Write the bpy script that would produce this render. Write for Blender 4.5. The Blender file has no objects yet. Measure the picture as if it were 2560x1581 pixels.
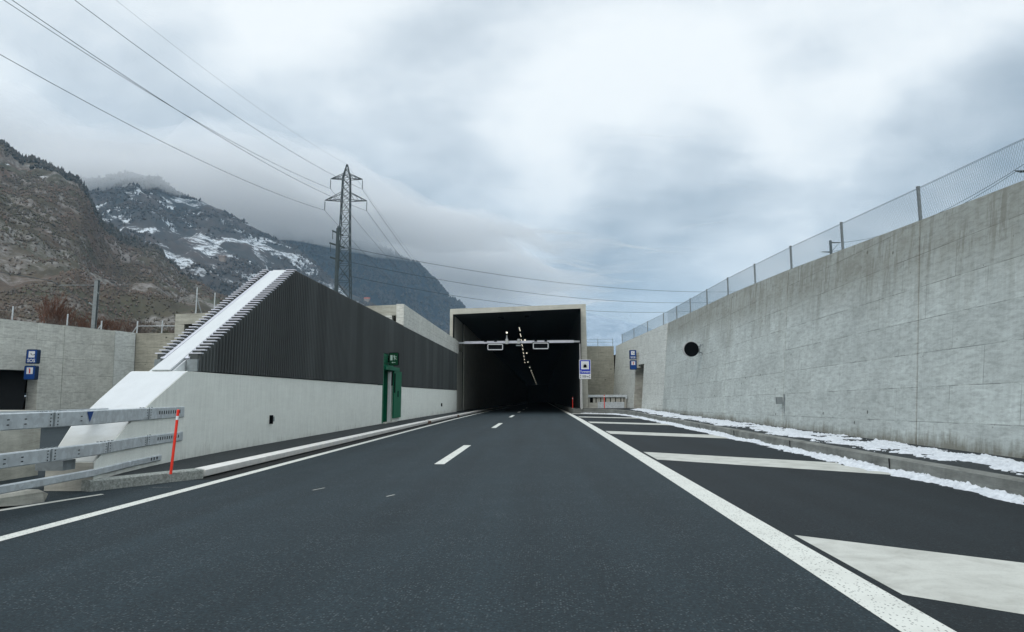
import bpy, bmesh, math, random
from mathutils import Vector, Matrix, noise
random.seed(7)
S = bpy.context.scene
COL = S.collection

# ------------------------------------------------------------------ camera
cam_d = bpy.data.cameras.new('camera')
cam = bpy.data.objects.new('camera', cam_d); COL.objects.link(cam)
cam_d.sensor_width = 36.0
cam_d.lens = 1950.0 / 2560.0 * 36.0
cam_d.shift_y = -90.5 / 2560.0
cam_d.clip_start = 0.05; cam_d.clip_end = 30000
RM = Matrix(((0.99929615502406, 0.00599577693014436, 0.037030328288224904),
             (0.037509481743894936, -0.1469966176449937, -0.9884255324404747),
             (-0.0004830459959194636, 0.9891188225182733, -0.14711805329948582)))
cam.matrix_world = Matrix.Translation((0, 0, 1.4)) @ RM.to_4x4()
S.camera = cam

# ------------------------------------------------------------------ view and sampling
S.view_settings.view_transform = 'Standard'; S.view_settings.look = 'None'
S.view_settings.exposure = 0.40; S.view_settings.gamma = 1.0
S.cycles.use_denoising = True
S.cycles.max_bounces = 6; S.cycles.diffuse_bounces = 3; S.cycles.glossy_bounces = 2
S.cycles.transparent_max_bounces = 12; S.cycles.volume_bounces = 3
S.cycles.sample_clamp_indirect = 4.0
S.cycles.volume_step_rate = 5.0

# ------------------------------------------------------------------ sky
SUN_AZ = math.radians(200); SUN_EL = math.radians(38)
W = bpy.data.worlds.new('World'); S.world = W; W.use_nodes = True
class NT:
    def __init__(s, tree): s.t = tree; s.n = tree.nodes; s.l = tree.links
    def new(s, typ, **k):
        nd = s.n.new(typ)
        for a, v in k.items(): setattr(nd, a, v)
        return nd
    def put(s, sock, v):
        if isinstance(v, bpy.types.NodeSocket): s.l.new(v, sock)
        elif v is not None: sock.default_value = v
    def math(s, op, a, b=None, c=None, clamp=False):
        m = s.new('ShaderNodeMath', operation=op, use_clamp=clamp)
        s.put(m.inputs[0], a)
        if b is not None: s.put(m.inputs[1], b)
        if c is not None: s.put(m.inputs[2], c)
        return m.outputs[0]
    def vmath(s, op, a, b=None):
        m = s.new('ShaderNodeVectorMath', operation=op)
        s.put(m.inputs[0], a)
        if b is not None: s.put(m.inputs[1], b)
        return m.outputs['Value'] if op in ('DOT_PRODUCT', 'LENGTH') else m.outputs[0]
    def mix(s, f, a, b, mode='MIX'):
        m = s.new('ShaderNodeMix', data_type='RGBA', blend_type=mode)
        s.put(m.inputs[0], f)
        for k, v in ((6, a), (7, b)):
            if isinstance(v, tuple) and len(v) == 3: v = v + (1.0,)
            s.put(m.inputs[k], v)
        return m.outputs[2]
    def noise(s, vec, scale, detail=4, rough=0.5, dist=0.0, out=0):
        m = s.new('ShaderNodeTexNoise')
        s.put(m.inputs['Vector'], vec); m.inputs['Scale'].default_value = scale
        m.inputs['Detail'].default_value = detail; m.inputs['Roughness'].default_value = rough
        m.inputs['Distortion'].default_value = dist
        return m.outputs[out]
    def range(s, v, a, b, c=0.0, d=1.0, smooth=False):
        m = s.new('ShaderNodeMapRange')
        if smooth: m.interpolation_type = 'SMOOTHSTEP'
        s.put(m.inputs[0], v)
        for k, x in zip((1, 2, 3, 4), (a, b, c, d)): s.put(m.inputs[k], x)
        return m.outputs[0]
    def sep(s, v):
        m = s.new('ShaderNodeSeparateXYZ'); s.put(m.inputs[0], v); return m.outputs
    def comb(s, x, y, z):
        m = s.new('ShaderNodeCombineXYZ')
        for k, v in enumerate((x, y, z)): s.put(m.inputs[k], v)
        return m.outputs[0]
    def scale(s, v, k):
        m = s.new('ShaderNodeMapping'); s.put(m.inputs[0], v); m.inputs['Scale'].default_value = k
        return m.outputs[0]

def build_world():
    w = NT(W.node_tree); w.n.clear()
    out = w.new('ShaderNodeOutputWorld'); bg = w.new('ShaderNodeBackground')
    w.l.new(bg.outputs[0], out.inputs[0])
    sky = w.new('ShaderNodeTexSky', sky_type='NISHITA', sun_disc=False, sun_elevation=SUN_EL, sun_rotation=SUN_AZ)
    sky.air_density = 1.3; sky.dust_density = 1.5
    clear = w.mix(1.0, sky.outputs[0], (0.1, 0.1, 0.1), 'MULTIPLY')
    d = w.new('ShaderNodeTexCoord').outputs['Generated']
    dx, dy, dz = w.sep(d)
    zc = w.math('MAXIMUM', dz, 0.0)
    inv = w.math('DIVIDE', 1.0, w.math('ADD', zc, 0.22))
    p = w.comb(w.math('MULTIPLY', dx, inv), w.math('MULTIPLY', dy, inv), 0.37)
    p1 = w.scale(p, (1.0, 1.35, 1.0))
    n1 = w.noise(p1, 1.6, 7, 0.55, 0.4)
    n2 = w.noise(p1, 5.0, 6, 0.55, 0.3)
    n3 = w.noise(d, 4.2, 7, 0.55, 0.25)
    nz = w.math('ADD', w.math('MULTIPLY', w.math('SUBTRACT', n1, 0.5), 0.9),
                w.math('ADD', w.math('MULTIPLY', w.math('SUBTRACT', n2, 0.5), 0.4), w.math('MULTIPLY', w.math('SUBTRACT', n3, 0.5), 0.95)))
    base = w.range(zc, 0.05, 0.5, 0.47, 0.68, True)
    # soft large cloud masses, each a direction on the sky: (x, y, z, angular radius in degrees, amount)
    warp = w.vmath('ADD', d, w.vmath('MULTIPLY', w.vmath('SUBTRACT', w.noise(d, 3.0, 5, 0.6, 0.0, 1), (0.5, 0.5, 0.5)), (0.22, 0.22, 0.16)))
    warp = w.vmath('NORMALIZE', warp)
    f = w.math('ADD', base, nz)
    for x, y, z, rad, amt in BLOBS:
        v = Vector((x, y, z)).normalized()
        dt = w.vmath('DOT_PRODUCT', warp, tuple(v))
        f = w.math('ADD', f, w.range(dt, math.cos(math.radians(rad)), 1.0, 0.0, amt, True))
    f = w.math('MAXIMUM', w.math('MINIMUM', f, 1.0), 0.0)
    c = w.mix(f, (0.235, 0.29, 0.345), (0.79, 0.84, 0.87))
    warm = w.range(f, 0.6, 1.0, 0.0, 0.5)
    c = w.mix(warm, c, (0.80, 0.81, 0.795))
    # an overcast sky is brighter overhead, out of the frame
    up = w.range(zc, 0.5, 0.95, 1.0, 1.75, True)
    c = w.mix(1.0, c, w.comb(up, up, up), 'MULTIPLY')
    c = w.mix(0.95, clear, c)
    w.l.new(c, bg.inputs[0]); bg.inputs[1].default_value = 1.0
def pxdir(px, py):
    v = RM @ Vector((px - 1280.0, -(py - 700.0), -1950.0)); return v.normalized()
BLOBS = []
for px, py, r, a in ((1480, 230, 14, .36), (850, 150, 10, .26), (1750, 300, 9, .18), (1640, 560, 11, -.50), (1180, 500, 12, .14), (1400, 560, 8, -.06),
                     (2500, 300, 8, -.50), (900, 500, 14, -.30), (450, 400, 10, -.12), (150, 180, 13, .10), (1900, 660, 6, .30),
                     (1700, 740, 7, .28), (2150, 90, 11, .22), (2000, 140, 4, -.12), (1240, 40, 7, -.08), (1150, 330, 9, -.10), (2200, 470, 8, -.10), (2050, 330, 6, .14)):
    v = pxdir(px, py); BLOBS.append((v.x, v.y, v.z, r, a))
build_world()

sun_d = bpy.data.lights.new('sun', 'SUN'); sun_d.energy = 1.0; sun_d.angle = math.radians(40); sun_d.color = (1.0, 0.97, 0.93)
sun = bpy.data.objects.new('sun', sun_d); COL.objects.link(sun)
sd = Vector((math.sin(SUN_AZ) * math.cos(SUN_EL), math.cos(SUN_AZ) * math.cos(SUN_EL), math.sin(SUN_EL)))
sun.rotation_euler = sd.to_track_quat('Z', 'Y').to_euler(); sun.location = (0, -20, 40)

# ------------------------------------------------------------------ mesh helpers
class MB:
    def __init__(s): s.v = []; s.f = []; s.uv = {}
    def add(s, vs, fs):
        o = len(s.v); s.v += [Vector(v) for v in vs]; s.f += [tuple(i + o for i in f) for f in fs]; return o
    def box(s, a, b):
        x0, y0, z0 = a; x1, y1, z1 = b
        x0, x1 = min(x0, x1), max(x0, x1); y0, y1 = min(y0, y1), max(y0, y1); z0, z1 = min(z0, z1), max(z0, z1)
        s.add([(x0, y0, z0), (x1, y0, z0), (x1, y1, z0), (x0, y1, z0), (x0, y0, z1), (x1, y0, z1), (x1, y1, z1), (x0, y1, z1)],
              [(0, 3, 2, 1), (4, 5, 6, 7), (0, 1, 5, 4), (1, 2, 6, 5), (2, 3, 7, 6), (3, 0, 4, 7)]); return s
    def hexa(s, p):
        s.add(p, [(0, 3, 2, 1), (4, 5, 6, 7), (0, 1, 5, 4), (1, 2, 6, 5), (2, 3, 7, 6), (3, 0, 4, 7)]); return s
    def quad(s, a, b, c, d): s.add([a, b, c, d], [(0, 1, 2, 3)]); return s
    def tube(s, pts, r, n=6, caps=True):
        pts = [Vector(p) for p in pts]; rr = r if isinstance(r, (list, tuple)) else [r] * len(pts)
        rings = []
        for i, p in enumerate(pts):
            t = (pts[min(i + 1, len(pts) - 1)] - pts[max(i - 1, 0)]).normalized()
            a = Vector((0, 0, 1)) if abs(t.z) < 0.9 else Vector((1, 0, 0))
            u = t.cross(a).normalized(); v = u.cross(t)
            rings.append([p + (u * math.cos(2 * math.pi * k / n) + v * math.sin(2 * math.pi * k / n)) * rr[i] for k in range(n)])
        o = len(s.v)
        for ring in rings: s.v += ring
        for i in range(len(pts) - 1):
            for k in range(n):
                a = o + i * n + k; b = o + i * n + (k + 1) % n
                s.f.append((a, b, b + n, a + n))
        if caps:
            s.f.append(tuple(o + k for k in reversed(range(n)))); s.f.append(tuple(o + (len(pts) - 1) * n + k for k in range(n)))
        return s
    def sweep(s, path, prof, closed=True):
        """prof(i) -> list of 3D points at station i"""
        rows = [prof(i) for i in range(path)]
        n = len(rows[0]); o = len(s.v)
        for r in rows: s.v += [Vector(p) for p in r]
        m = n if closed else n - 1
        for i in range(path - 1):
            for k in range(m):
                a = o + i * n + k; b = o + i * n + (k + 1) % n
                s.f.append((a, b, b + n, a + n))
        if closed:
            s.f.append(tuple(o + k for k in reversed(range(n)))); s.f.append(tuple(o + (path - 1) * n + k for k in range(n)))
        return s
    def disc(s, c, r, nrm, th, n=28, r2=None):
        nrm = Vector(nrm).normalized()
        a = Vector((0, 0, 1)) if abs(nrm.z) < 0.9 else Vector((1, 0, 0))
        u = nrm.cross(a).normalized(); v = u.cross(nrm); c = Vector(c)
        ring = lambda q, rad: [c + nrm * q + (u * math.cos(2 * math.pi * k / n) + v * math.sin(2 * math.pi * k / n)) * rad for k in range(n)]
        A = ring(0, r); B = ring(th, r if r2 is None else r2)
        s.add(A + B, [tuple(reversed(range(n))), tuple(range(n, 2 * n))] + [(k, (k + 1) % n, n + (k + 1) % n, n + k) for k in range(n)])
        return s
    def plate(s, pts, y0, y1):
        """polygon in X,Z extruded between y0 and y1 (y0 nearer the camera)"""
        n = len(pts)
        s.add([(x, y0, z) for x, z in pts] + [(x, y1, z) for x, z in pts],
              [tuple(range(n)), tuple(reversed(range(n, 2 * n)))] + [(k, n + k, n + (k + 1) % n, (k + 1) % n) for k in range(n)])
        return s
    def build_each(s, name, mat, parent=None):
        par = list(range(len(s.v)))
        def fd(i):
            while par[i] != i: i = par[i] = par[par[i]]
            return i
        for f in s.f:
            for i in f[1:]: par[fd(i)] = fd(f[0])
        g_ = {}
        for f in s.f: g_.setdefault(fd(f[0]), []).append(f)
        out = []
        for fs in g_.values():
            m_ = MB(); ix = {}
            for f in fs:
                for i in f:
                    if i not in ix: ix[i] = len(m_.v); m_.v.append(s.v[i])
                m_.f.append(tuple(ix[i] for i in f))
            out.append(m_.build(name, mat, parent))
        return out
    def build(s, name, mat, parent=None, smooth=False, recalc=True):
        me = bpy.data.meshes.new(name)
        off = Vector(parent['_o']) if parent is not None and '_o' in parent else Vector((0, 0, 0))
        me.from_pydata([v - off for v in s.v], [], s.f); me.update()
        if recalc:
            bm = bmesh.new(); bm.from_mesh(me); bmesh.ops.recalc_face_normals(bm, faces=bm.faces); bm.to_mesh(me); bm.free()
        if smooth: me.polygons.foreach_set('use_smooth', [True] * len(me.polygons))
        me.materials.append(mat)
        o = bpy.data.objects.new(name, me); COL.objects.link(o)
        if parent is not None:
            o.parent = parent; o['_o'] = tuple(off)
        return o
def tag(o, label=None, cat=None, group=None, kind=None):
    if label: o['label'] = label
    if cat: o['category'] = cat
    if group: o['group'] = group
    if kind: o['kind'] = kind
    return o
def thing(name, loc, label, cat, group=None):
    o = bpy.data.objects.new(name, None); COL.objects.link(o); o.location = loc; o['_o'] = tuple(loc)
    o.empty_display_size = 0.2
    return tag(o, label, cat, group)
def struct(o): o['kind'] = 'structure'; return o
def copy_tree(o, parent=None):
    c = o.copy(); COL.objects.link(c); c.parent = parent
    for ch in list(o.children): copy_tree(ch, c)
    return c
def copy_thing(o, loc, label=None):
    c = copy_tree(o); c.location = loc
    if label: c['label'] = label
    return c
def fbm(x, y, z=0.0, o=4): return noise.fractal(Vector((x, y, z)), 1.0, 2.0, o)

# ------------------------------------------------------------------ materials
def newmat(name):
    m = bpy.data.materials.new(name); m.use_nodes = True
    t = NT(m.node_tree); b = t.n['Principled BSDF']; return m, t, b
def obj_co(t): return t.new('ShaderNodeTexCoord').outputs['Object']
def bump(t, b, h, strength=0.3, dist=0.02):
    bp = t.new('ShaderNodeBump'); bp.inputs['Strength'].default_value = strength; bp.inputs['Distance'].default_value = dist
    t.put(bp.inputs['Height'], h); t.l.new(bp.outputs[0], b.inputs['Normal'])
def plain(name, col, rough=0.6, metal=0.0, var=0.12, scale=6.0, bmp=0.0):
    m, t, b = newmat(name)
    co = obj_co(t); n = t.noise(co, scale, 5, 0.6)
    k = t.range(n, 0.25, 0.75, 1 - var, 1 + var)
    t.l.new(t.mix(1.0, col, t.comb(k, k, k), 'MULTIPLY'), b.inputs['Base Color'])
    b.inputs['Roughness'].default_value = rough; b.inputs['Metallic'].default_value = metal; b.inputs['Specular IOR Level'].default_value = 0.25
    if bmp: bump(t, b, n, bmp)
    return m
def emit(name, col, s):
    m, t, b = newmat(name); b.inputs['Base Color'].default_value = col + (1,); b.inputs['Emission Color'].default_value = col + (1,)
    b.inputs['Emission Strength'].default_value = s; return m
def concrete(name, col, boards=True, streak=0.0, base_dirt=0.0, blotch=0.18, panel=0.08, dirtcol=(0.17, 0.16, 0.12), slope=0.0, top=None, bz=0.25):
    """board-marked concrete; texture runs along X+Y and up Z. top=(z at along 0, rise per metre) for the weathered band under a wall top"""
    m, t, b = newmat(name)
    x, y, z = t.sep(obj_co(t))
    a = t.math('ADD', y, t.math('MULTIPLY', x, 0.8))
    zz = t.math('SUBTRACT', z, t.math('MULTIPLY', a, slope))
    uv = t.comb(a, zz, 0.0)
    c = col
    n1 = t.noise(uv, 0.9, 6, 0.62, 0.3)
    k1 = t.range(n1, 0.3, 0.72, 1 - blotch, 1 + blotch * 0.8)
    n2 = t.noise(t.scale(uv, (1.0, 6.0, 1)), 1.3, 7, 0.72, 0.5)            # horizontal board smears
    k2 = t.range(n2, 0.34, 0.66, 1 - blotch * 0.9, 1 + blotch * 0.55)
    n3 = t.noise(t.scale(uv, (14.0, 1.3, 1)), 0.8, 4, 0.6)           # fine vertical runs
    k3 = t.range(n3, 0.3, 0.7, 0.93, 1.05)
    k = t.math('MULTIPLY', t.math('MULTIPLY', k1, k2), k3)
    mid = t.noise(t.scale(uv, (0.45, 1.8, 1)), 6.0, 7, 0.78, 0.3); k = t.math('MULTIPLY', k, t.range(mid, 0.34, 0.54, 0.72 if boards else 0.985, 1.03 if boards else 1.0))
    fine = t.noise(uv, 40.0, 3, 0.7)
    k = t.math('MULTIPLY', k, t.range(fine, 0.3, 0.7, 0.94, 1.05))
    h = t.math('MULTIPLY', fine, 0.3)
    if boards:
        br = t.new('ShaderNodeTexBrick'); t.put(br.inputs['Vector'], uv)
        br.inputs['Scale'].default_value = 1.0; br.inputs['Brick Width'].default_value = 2.55; br.inputs['Row Height'].default_value = 0.79
        br.offset = 0.5; br.inputs['Mortar Size'].default_value = 0.011; br.inputs['Mortar Smooth'].default_value = 0.4; br.inputs['Bias'].default_value = 0.0
        br.inputs['Color1'].default_value = (1 - panel,) * 3 + (1,); br.inputs['Color2'].default_value = (1 + panel * 0.6,) * 3 + (1,)
        br.inputs['Mortar'].default_value = (0.60, 0.60, 0.60, 1)
        gaps = t.range(t.noise(uv, 0.8, 4, 0.6), 0.44, 0.54, 0.15, 1.0)     # the board lines come and go
        ln = t.mix(t.math('MULTIPLY', br.outputs['Fac'], gaps), t.mix(1.0, br.outputs['Color'], (1, 1, 1), 'MIX'), (0.62, 0.62, 0.62))
        tone = t.mix(br.outputs['Fac'], br.outputs['Color'], (1, 1, 1))
        tone = t.mix(t.math('MULTIPLY', br.outputs['Fac'], gaps), tone, (0.50, 0.50, 0.50))
        kk = t.mix(1.0, tone, t.comb(k, k, k), 'MULTIPLY')
        # small holes and pits
        vo = t.new('ShaderNodeTexVoronoi'); t.put(vo.inputs['Vector'], uv); vo.inputs['Scale'].default_value = 1.15
        hole = t.range(vo.outputs['Distance'], 0.045, 0.070, 1.0, 0.0)
        vo2 = t.new('ShaderNodeTexVoronoi'); t.put(vo2.inputs['Vector'], uv); vo2.inputs['Scale'].default_value = 3.4
        pit = t.range(vo2.outputs['Distance'], 0.05, 0.09, 0.8, 0.0)
        pit = t.math('MULTIPLY', pit, t.range(t.noise(uv, 1.5, 3, 0.6), 0.5, 0.62, 0.0, 1.0))
        hp = t.math('MAXIMUM', hole, pit)
        kk = t.mix(t.math('MULTIPLY', hp, 0.85), kk, (0.15, 0.15, 0.14))
        h = t.math('SUBTRACT', h, t.math('MULTIPLY', t.math('MAXIMUM', br.outputs['Fac'], hp), 0.6))
    else:
        kk = t.comb(k, k, k)
    base = t.mix(1.0, c, kk, 'MULTIPLY')
    if streak and top:
        dz = t.math('SUBTRACT', t.math('ADD', top[0], t.math('MULTIPLY', y, top[1])), z)     # metres below the wall top
        ns = t.noise(t.scale(uv, (3.2, 0.5, 1)), 1.0, 7, 0.75, 0.3)
        nl = t.noise(t.comb(a, 0.0, 3.1), 0.35, 3, 0.6)
        reach = t.range(nl, 0.32, 0.68, 0.35, 2.6)
        m1 = t.range(t.math('DIVIDE', dz, reach), 0.0, 1.0, 1.0, 0.0)
        m1 = t.math('MULTIPLY', m1, t.range(ns, 0.40, 0.58, 0.15, 0.9))
        edge = t.math('MULTIPLY', t.range(dz, 0.0, 1.1, 0.85, 0.0), t.range(n1, 0.35, 0.6, 0.35, 1.0))
        m1 = t.math('MAXIMUM', m1, edge)
        base = t.mix(t.math('MULTIPLY', m1, streak), base, dirtcol)
    if base_dirt:
        nb = t.noise(t.scale(uv, (5.5, 1.2, 1)), 1.0, 5, 0.7)
        nl2 = t.noise(t.comb(a, 0.0, 9.0), 0.5, 3, 0.6)
        hgt = t.math('ADD', t.math('MULTIPLY', t.range(nb, 0.3, 0.7, 0.1, 1.0), t.range(nl2, 0.3, 0.7, 0.15, 0.62)), bz)
        m2 = t.range(t.math('SUBTRACT', hgt, z), -0.10, 0.20, 0.0, 1.0)
        base = t.mix(t.math('MULTIPLY', m2, base_dirt), base, dirtcol)
    t.l.new(base, b.inputs['Base Color']); b.inputs['Roughness'].default_value = 0.88
    b.inputs['Specular IOR Level'].default_value = 0.25
    bump(t, b, h, 0.35, 0.02)
    # each cast section of a wall has its own slight tone
    rnd = t.new('ShaderNodeObjectInfo').outputs['Random']
    r = t.range(rnd, 0, 1, 0.93, 1.05)
    t.l.new(t.mix(1.0, base, t.comb(r, r, r), 'MULTIPLY'), b.inputs['Base Color'])
    return m
def asphalt(name, col, spark=0.5):
    m, t, b = newmat(name)
    co = obj_co(t)
    n = t.noise(co, 0.35, 5, 0.6); tr = t.noise(t.scale(co, (1.6, 0.06, 1)), 1.0, 3, 0.5)
    k = t.math('MULTIPLY', t.range(n, 0.3, 0.7, 0.9, 1.1), t.range(tr, 0.3, 0.7, 0.80, 1.22))
    g = t.noise(co, 38.0, 4, 0.75); k = t.math('MULTIPLY', k, t.range(g, 0.3, 0.7, 0.35, 1.7))
    g2 = t.noise(co, 17.0, 3, 0.6); k = t.math('MULTIPLY', k, t.range(g2, 0.3, 0.7, 0.78, 1.25))
    vo = t.new('ShaderNodeTexVoronoi'); t.put(vo.inputs['Vector'], co); vo.inputs['Scale'].default_value = 48.0
    x, y, z = t.sep(vo.outputs['Color'])
    st = t.math('MULTIPLY', t.range(vo.outputs['Distance'], 0.30, 0.42, 1.0, 0.0), t.range(x, 0.66, 0.78, 0.0, 1.0))
    c = t.mix(1.0, col, t.comb(k, k, k), 'MULTIPLY')
    c = t.mix(t.math('MULTIPLY', t.math('MULTIPLY', st, spark), t.range(t.noise(co, 1.7, 4, 0.6), 0.35, 0.65, 0.25, 1.3)), c, (0.19, 0.21, 0.22))
    t.l.new(c, b.inputs['Base Color'])
    b.inputs['Roughness'].default_value = 0.8; b.inputs['Specular IOR Level'].default_value = 0.22
    bump(t, b, t.math('ADD', g, t.math('MULTIPLY', st, 0.6)), 0.55, 0.01)
    return m
def paint(name, col, worn=0.25, dirty=0.15):
    m, t, b = newmat(name)
    co = obj_co(t)
    vo = t.new('ShaderNodeTexVoronoi'); t.put(vo.inputs['Vector'], t.scale(co, (1, 0.55, 1))); vo.inputs['Scale'].default_value = 50.0
    x, y, z = t.sep(vo.outputs['Color'])
    pit = t.math('MULTIPLY', t.range(vo.outputs['Distance'], 0.24, 0.38, 1.0, 0.0), t.range(t.math('ADD', x, t.math('MULTIPLY', t.math('SUBTRACT', t.noise(co, 5.0, 3, 0.6), 0.5), 0.9)), 0.50, 0.66, 0.0, 1.0))
    n = t.noise(co, 2.2, 6, 0.65, 0.4)
    c = t.mix(t.math('MULTIPLY', t.range(n, 0.42, 0.72, 0.0, 1.0), dirty), col, (0.25, 0.25, 0.22))
    c = t.mix(t.math('MULTIPLY', pit, worn), c, (0.06, 0.07, 0.07))
    t.l.new(c, b.inputs['Base Color']); b.inputs['Roughness'].default_value = 0.75
    bump(t, b, t.math('SUBTRACT', t.noise(co, 60, 3, 0.6), pit), 0.3, 0.006)
    return m
def steel(name, col=(0.42, 0.46, 0.48), rough=0.5):
    m, t, b = newmat(name)
    co = obj_co(t)
    vo = t.new('ShaderNodeTexVoronoi'); t.put(vo.inputs['Vector'], co); vo.inputs['Scale'].default_value = 14.0
    n = t.noise(co, 3.0, 5, 0.6)
    x, y, z = t.sep(vo.outputs['Color'])
    k = t.math('MULTIPLY', t.range(x, 0, 1, 0.88, 1.1), t.range(n, 0.3, 0.7, 0.82, 1.12))
    t.l.new(t.mix(1.0, col, t.comb(k, k, k), 'MULTIPLY'), b.inputs['Base Color'])
    b.inputs['Metallic'].default_value = 0.3; b.inputs['Roughness'].default_value = rough
    return m
M = {}
def mk_white():
    m, t, b = newmat('white_coping'); co = obj_co(t); x, y, z = t.sep(co)
    n = t.noise(co, 2.2, 5, .6); n2 = t.noise(t.scale(co, (1, .4, .4)), 5, 4, .6)
    k = t.range(n2, .3, .7, .95, 1.03); c = t.mix(1.0, (.555, .585, .60), t.comb(k, k, k), 'MULTIPLY')
    g_ = t.range(t.math('SUBTRACT', t.math('ADD', .55, t.math('MULTIPLY', n, 1.1)), z), -.1, .45, 0, .75)
    c = t.mix(g_, c, (.36, .37, .34))
    t.l.new(c, b.inputs['Base Color']); b.inputs['Roughness'].default_value = .7; return m
M['asphalt'] = asphalt('asphalt', (0.0140, 0.0240, 0.0295), 0.4)
M['asphalt_bay'] = asphalt('bay_asphalt', (0.0085, 0.0135, 0.0165), 0.15)
M['asphalt_walk'] = asphalt('pavement_asphalt', (0.022, 0.027, 0.029), 0.25)
M['asphalt_old'] = asphalt('wet_gutter_asphalt', (0.009, 0.010, 0.010), 0.1)
M['paint'] = paint('road_paint', (0.62, 0.635, 0.59), 0.8, 0.2)
M['paint_smooth'] = paint('hatching_paint', (0.50, 0.51, 0.47), 0.10, 0.6)
M['conc_right'] = concrete('weathered_concrete', (0.56, 0.61, 0.59), streak=0.75, base_dirt=0.75, blotch=0.13, top=(4.78, 0.0365), slope=-0.012)
M['conc_light'] = concrete('pale_concrete', (0.60, 0.63, 0.60), base_dirt=0.45, blotch=0.10, panel=0.03, slope=0.012)
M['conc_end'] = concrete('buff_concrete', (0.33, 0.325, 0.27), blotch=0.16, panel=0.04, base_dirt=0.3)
M['conc_left'] = concrete('left_concrete', (0.62, 0.63, 0.57), blotch=0.16, panel=0.04, base_dirt=0.3)
M['conc_portal'] = concrete('portal_concrete', (0.50, 0.50, 0.44), boards=False, blotch=0.14)
M['conc_stained'] = concrete('stained_portal_concrete', (0.42, 0.42, 0.36), boards=False, blotch=0.3)
M['conc_parapet'] = concrete('parapet_concrete', (0.60, 0.61, 0.56), boards=True, blotch=0.12, panel=0.05)
M['conc_kerb'] = concrete('kerb_concrete', (0.20, 0.21, 0.195), boards=False, blotch=0.35)
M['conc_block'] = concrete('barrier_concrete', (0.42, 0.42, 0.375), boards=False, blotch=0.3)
M['granite'] = plain('granite', (0.27, 0.29, 0.27), 0.8, 0, 0.5, 26.0, 0.6)
M['white_wall'] = concrete('white_painted_wall', (0.77, 0.80, 0.745), boards=False, blotch=0.045, base_dirt=0.3, bz=0.0)
M['white_slope'] = mk_white()
M['white_kerb'] = plain('white_kerb', (0.70, 0.69, 0.66), 0.6, 0, 0.12, 5.0)
M['rust'] = plain('rusty_drain', (0.12, 0.07, 0.05), 0.8, 0, 0.3, 9.0)
M['clad'] = None
M['pale_metal'] = plain('pale_metal', (0.62, 0.64, 0.70), 0.45, 0.1, 0.08, 8.0)
M['dark_gap'] = plain('dark_gap', (0.02, 0.022, 0.024), 0.9, 0, 0.1)
M['steel'] = steel('galvanised_steel', (0.50, 0.545, 0.565), 0.5)
M['steel_dark'] = steel('weathered_steel', (0.20, 0.23, 0.24), 0.6)
M['pylon'] = plain('pylon_steel', (0.055, 0.075, 0.08), 0.7, 0.2, 0.2, 3.0)
M['wire'] = plain('wire', (0.05, 0.07, 0.085), 0.7, 0.2, 0.05)
M['mesh_wire'] = plain('mesh_wire', (0.22, 0.27, 0.30), 0.6, 0.3, 0.05)
M['orange'] = plain('red_orange_plastic', (0.80, 0.05, 0.03), 0.4, 0, 0.05, 12)
M['white_plastic'] = plain('white_plastic', (0.75, 0.76, 0.76), 0.5, 0, 0.05)
M['green'] = plain('green_paint', (0.003, 0.125, 0.062), 0.45, 0, 0.15, 4.0)
M['dark_green'] = plain('sign_green', (0.004, 0.075, 0.03), 0.4, 0, 0.03)
M['pale_green'] = plain('sign_pale', (0.62, 0.80, 0.70), 0.5, 0, 0.02)
M['blue'] = plain('sign_blue', (0.004, 0.045, 0.20), 0.4, 0, 0.04)
M['blue2'] = plain('tunnel_sign_blue', (0.008, 0.03, 0.36), 0.4, 0, 0.04)
M['navy'] = plain('sign_navy_border', (0.01, 0.03, 0.075), 0.5, 0, 0.04)
M['sign_white'] = plain('sign_white', (0.60, 0.62, 0.64), 0.5, 0, 0.02)
M['black'] = plain('black', (0.004, 0.005, 0.006), 0.85, 0, 0.1)
M['black'].node_tree.nodes['Principled BSDF'].inputs['Specular IOR Level'].default_value = 0.05
M['red'] = plain('sign_red', (0.5, 0.02, 0.02), 0.5, 0, 0.03)
M['grey'] = plain('grey_box', (0.20, 0.225, 0.23), 0.5, 0.1, 0.08)
M['light_grey'] = plain('light_grey_box', (0.45, 0.47, 0.47), 0.5, 0.1, 0.08)
M['lamp'] = emit('tunnel_lamp', (1.0, 0.93, 0.76), 0.8)
M['lamp_dim'] = emit('tunnel_lamp_dim', (0.6, 0.62, 0.6), 0.25)
M['bark'] = plain('bark', (0.10, 0.085, 0.075), 0.9, 0, 0.3)
M['twig_red'] = plain('reddish_twigs', (0.115, 0.062, 0.045), 0.9, 0, 0.3)
M['twig_grey'] = plain('grey_twigs', (0.12, 0.10, 0.09), 0.9, 0, 0.3)
M['twig_olive'] = plain('olive_twigs', (0.07, 0.075, 0.05), 0.9, 0, 0.3)
M['soil'] = plain('dry_grass', (0.09, 0.075, 0.05), 0.95, 0, 0.3, 0.6)
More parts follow.
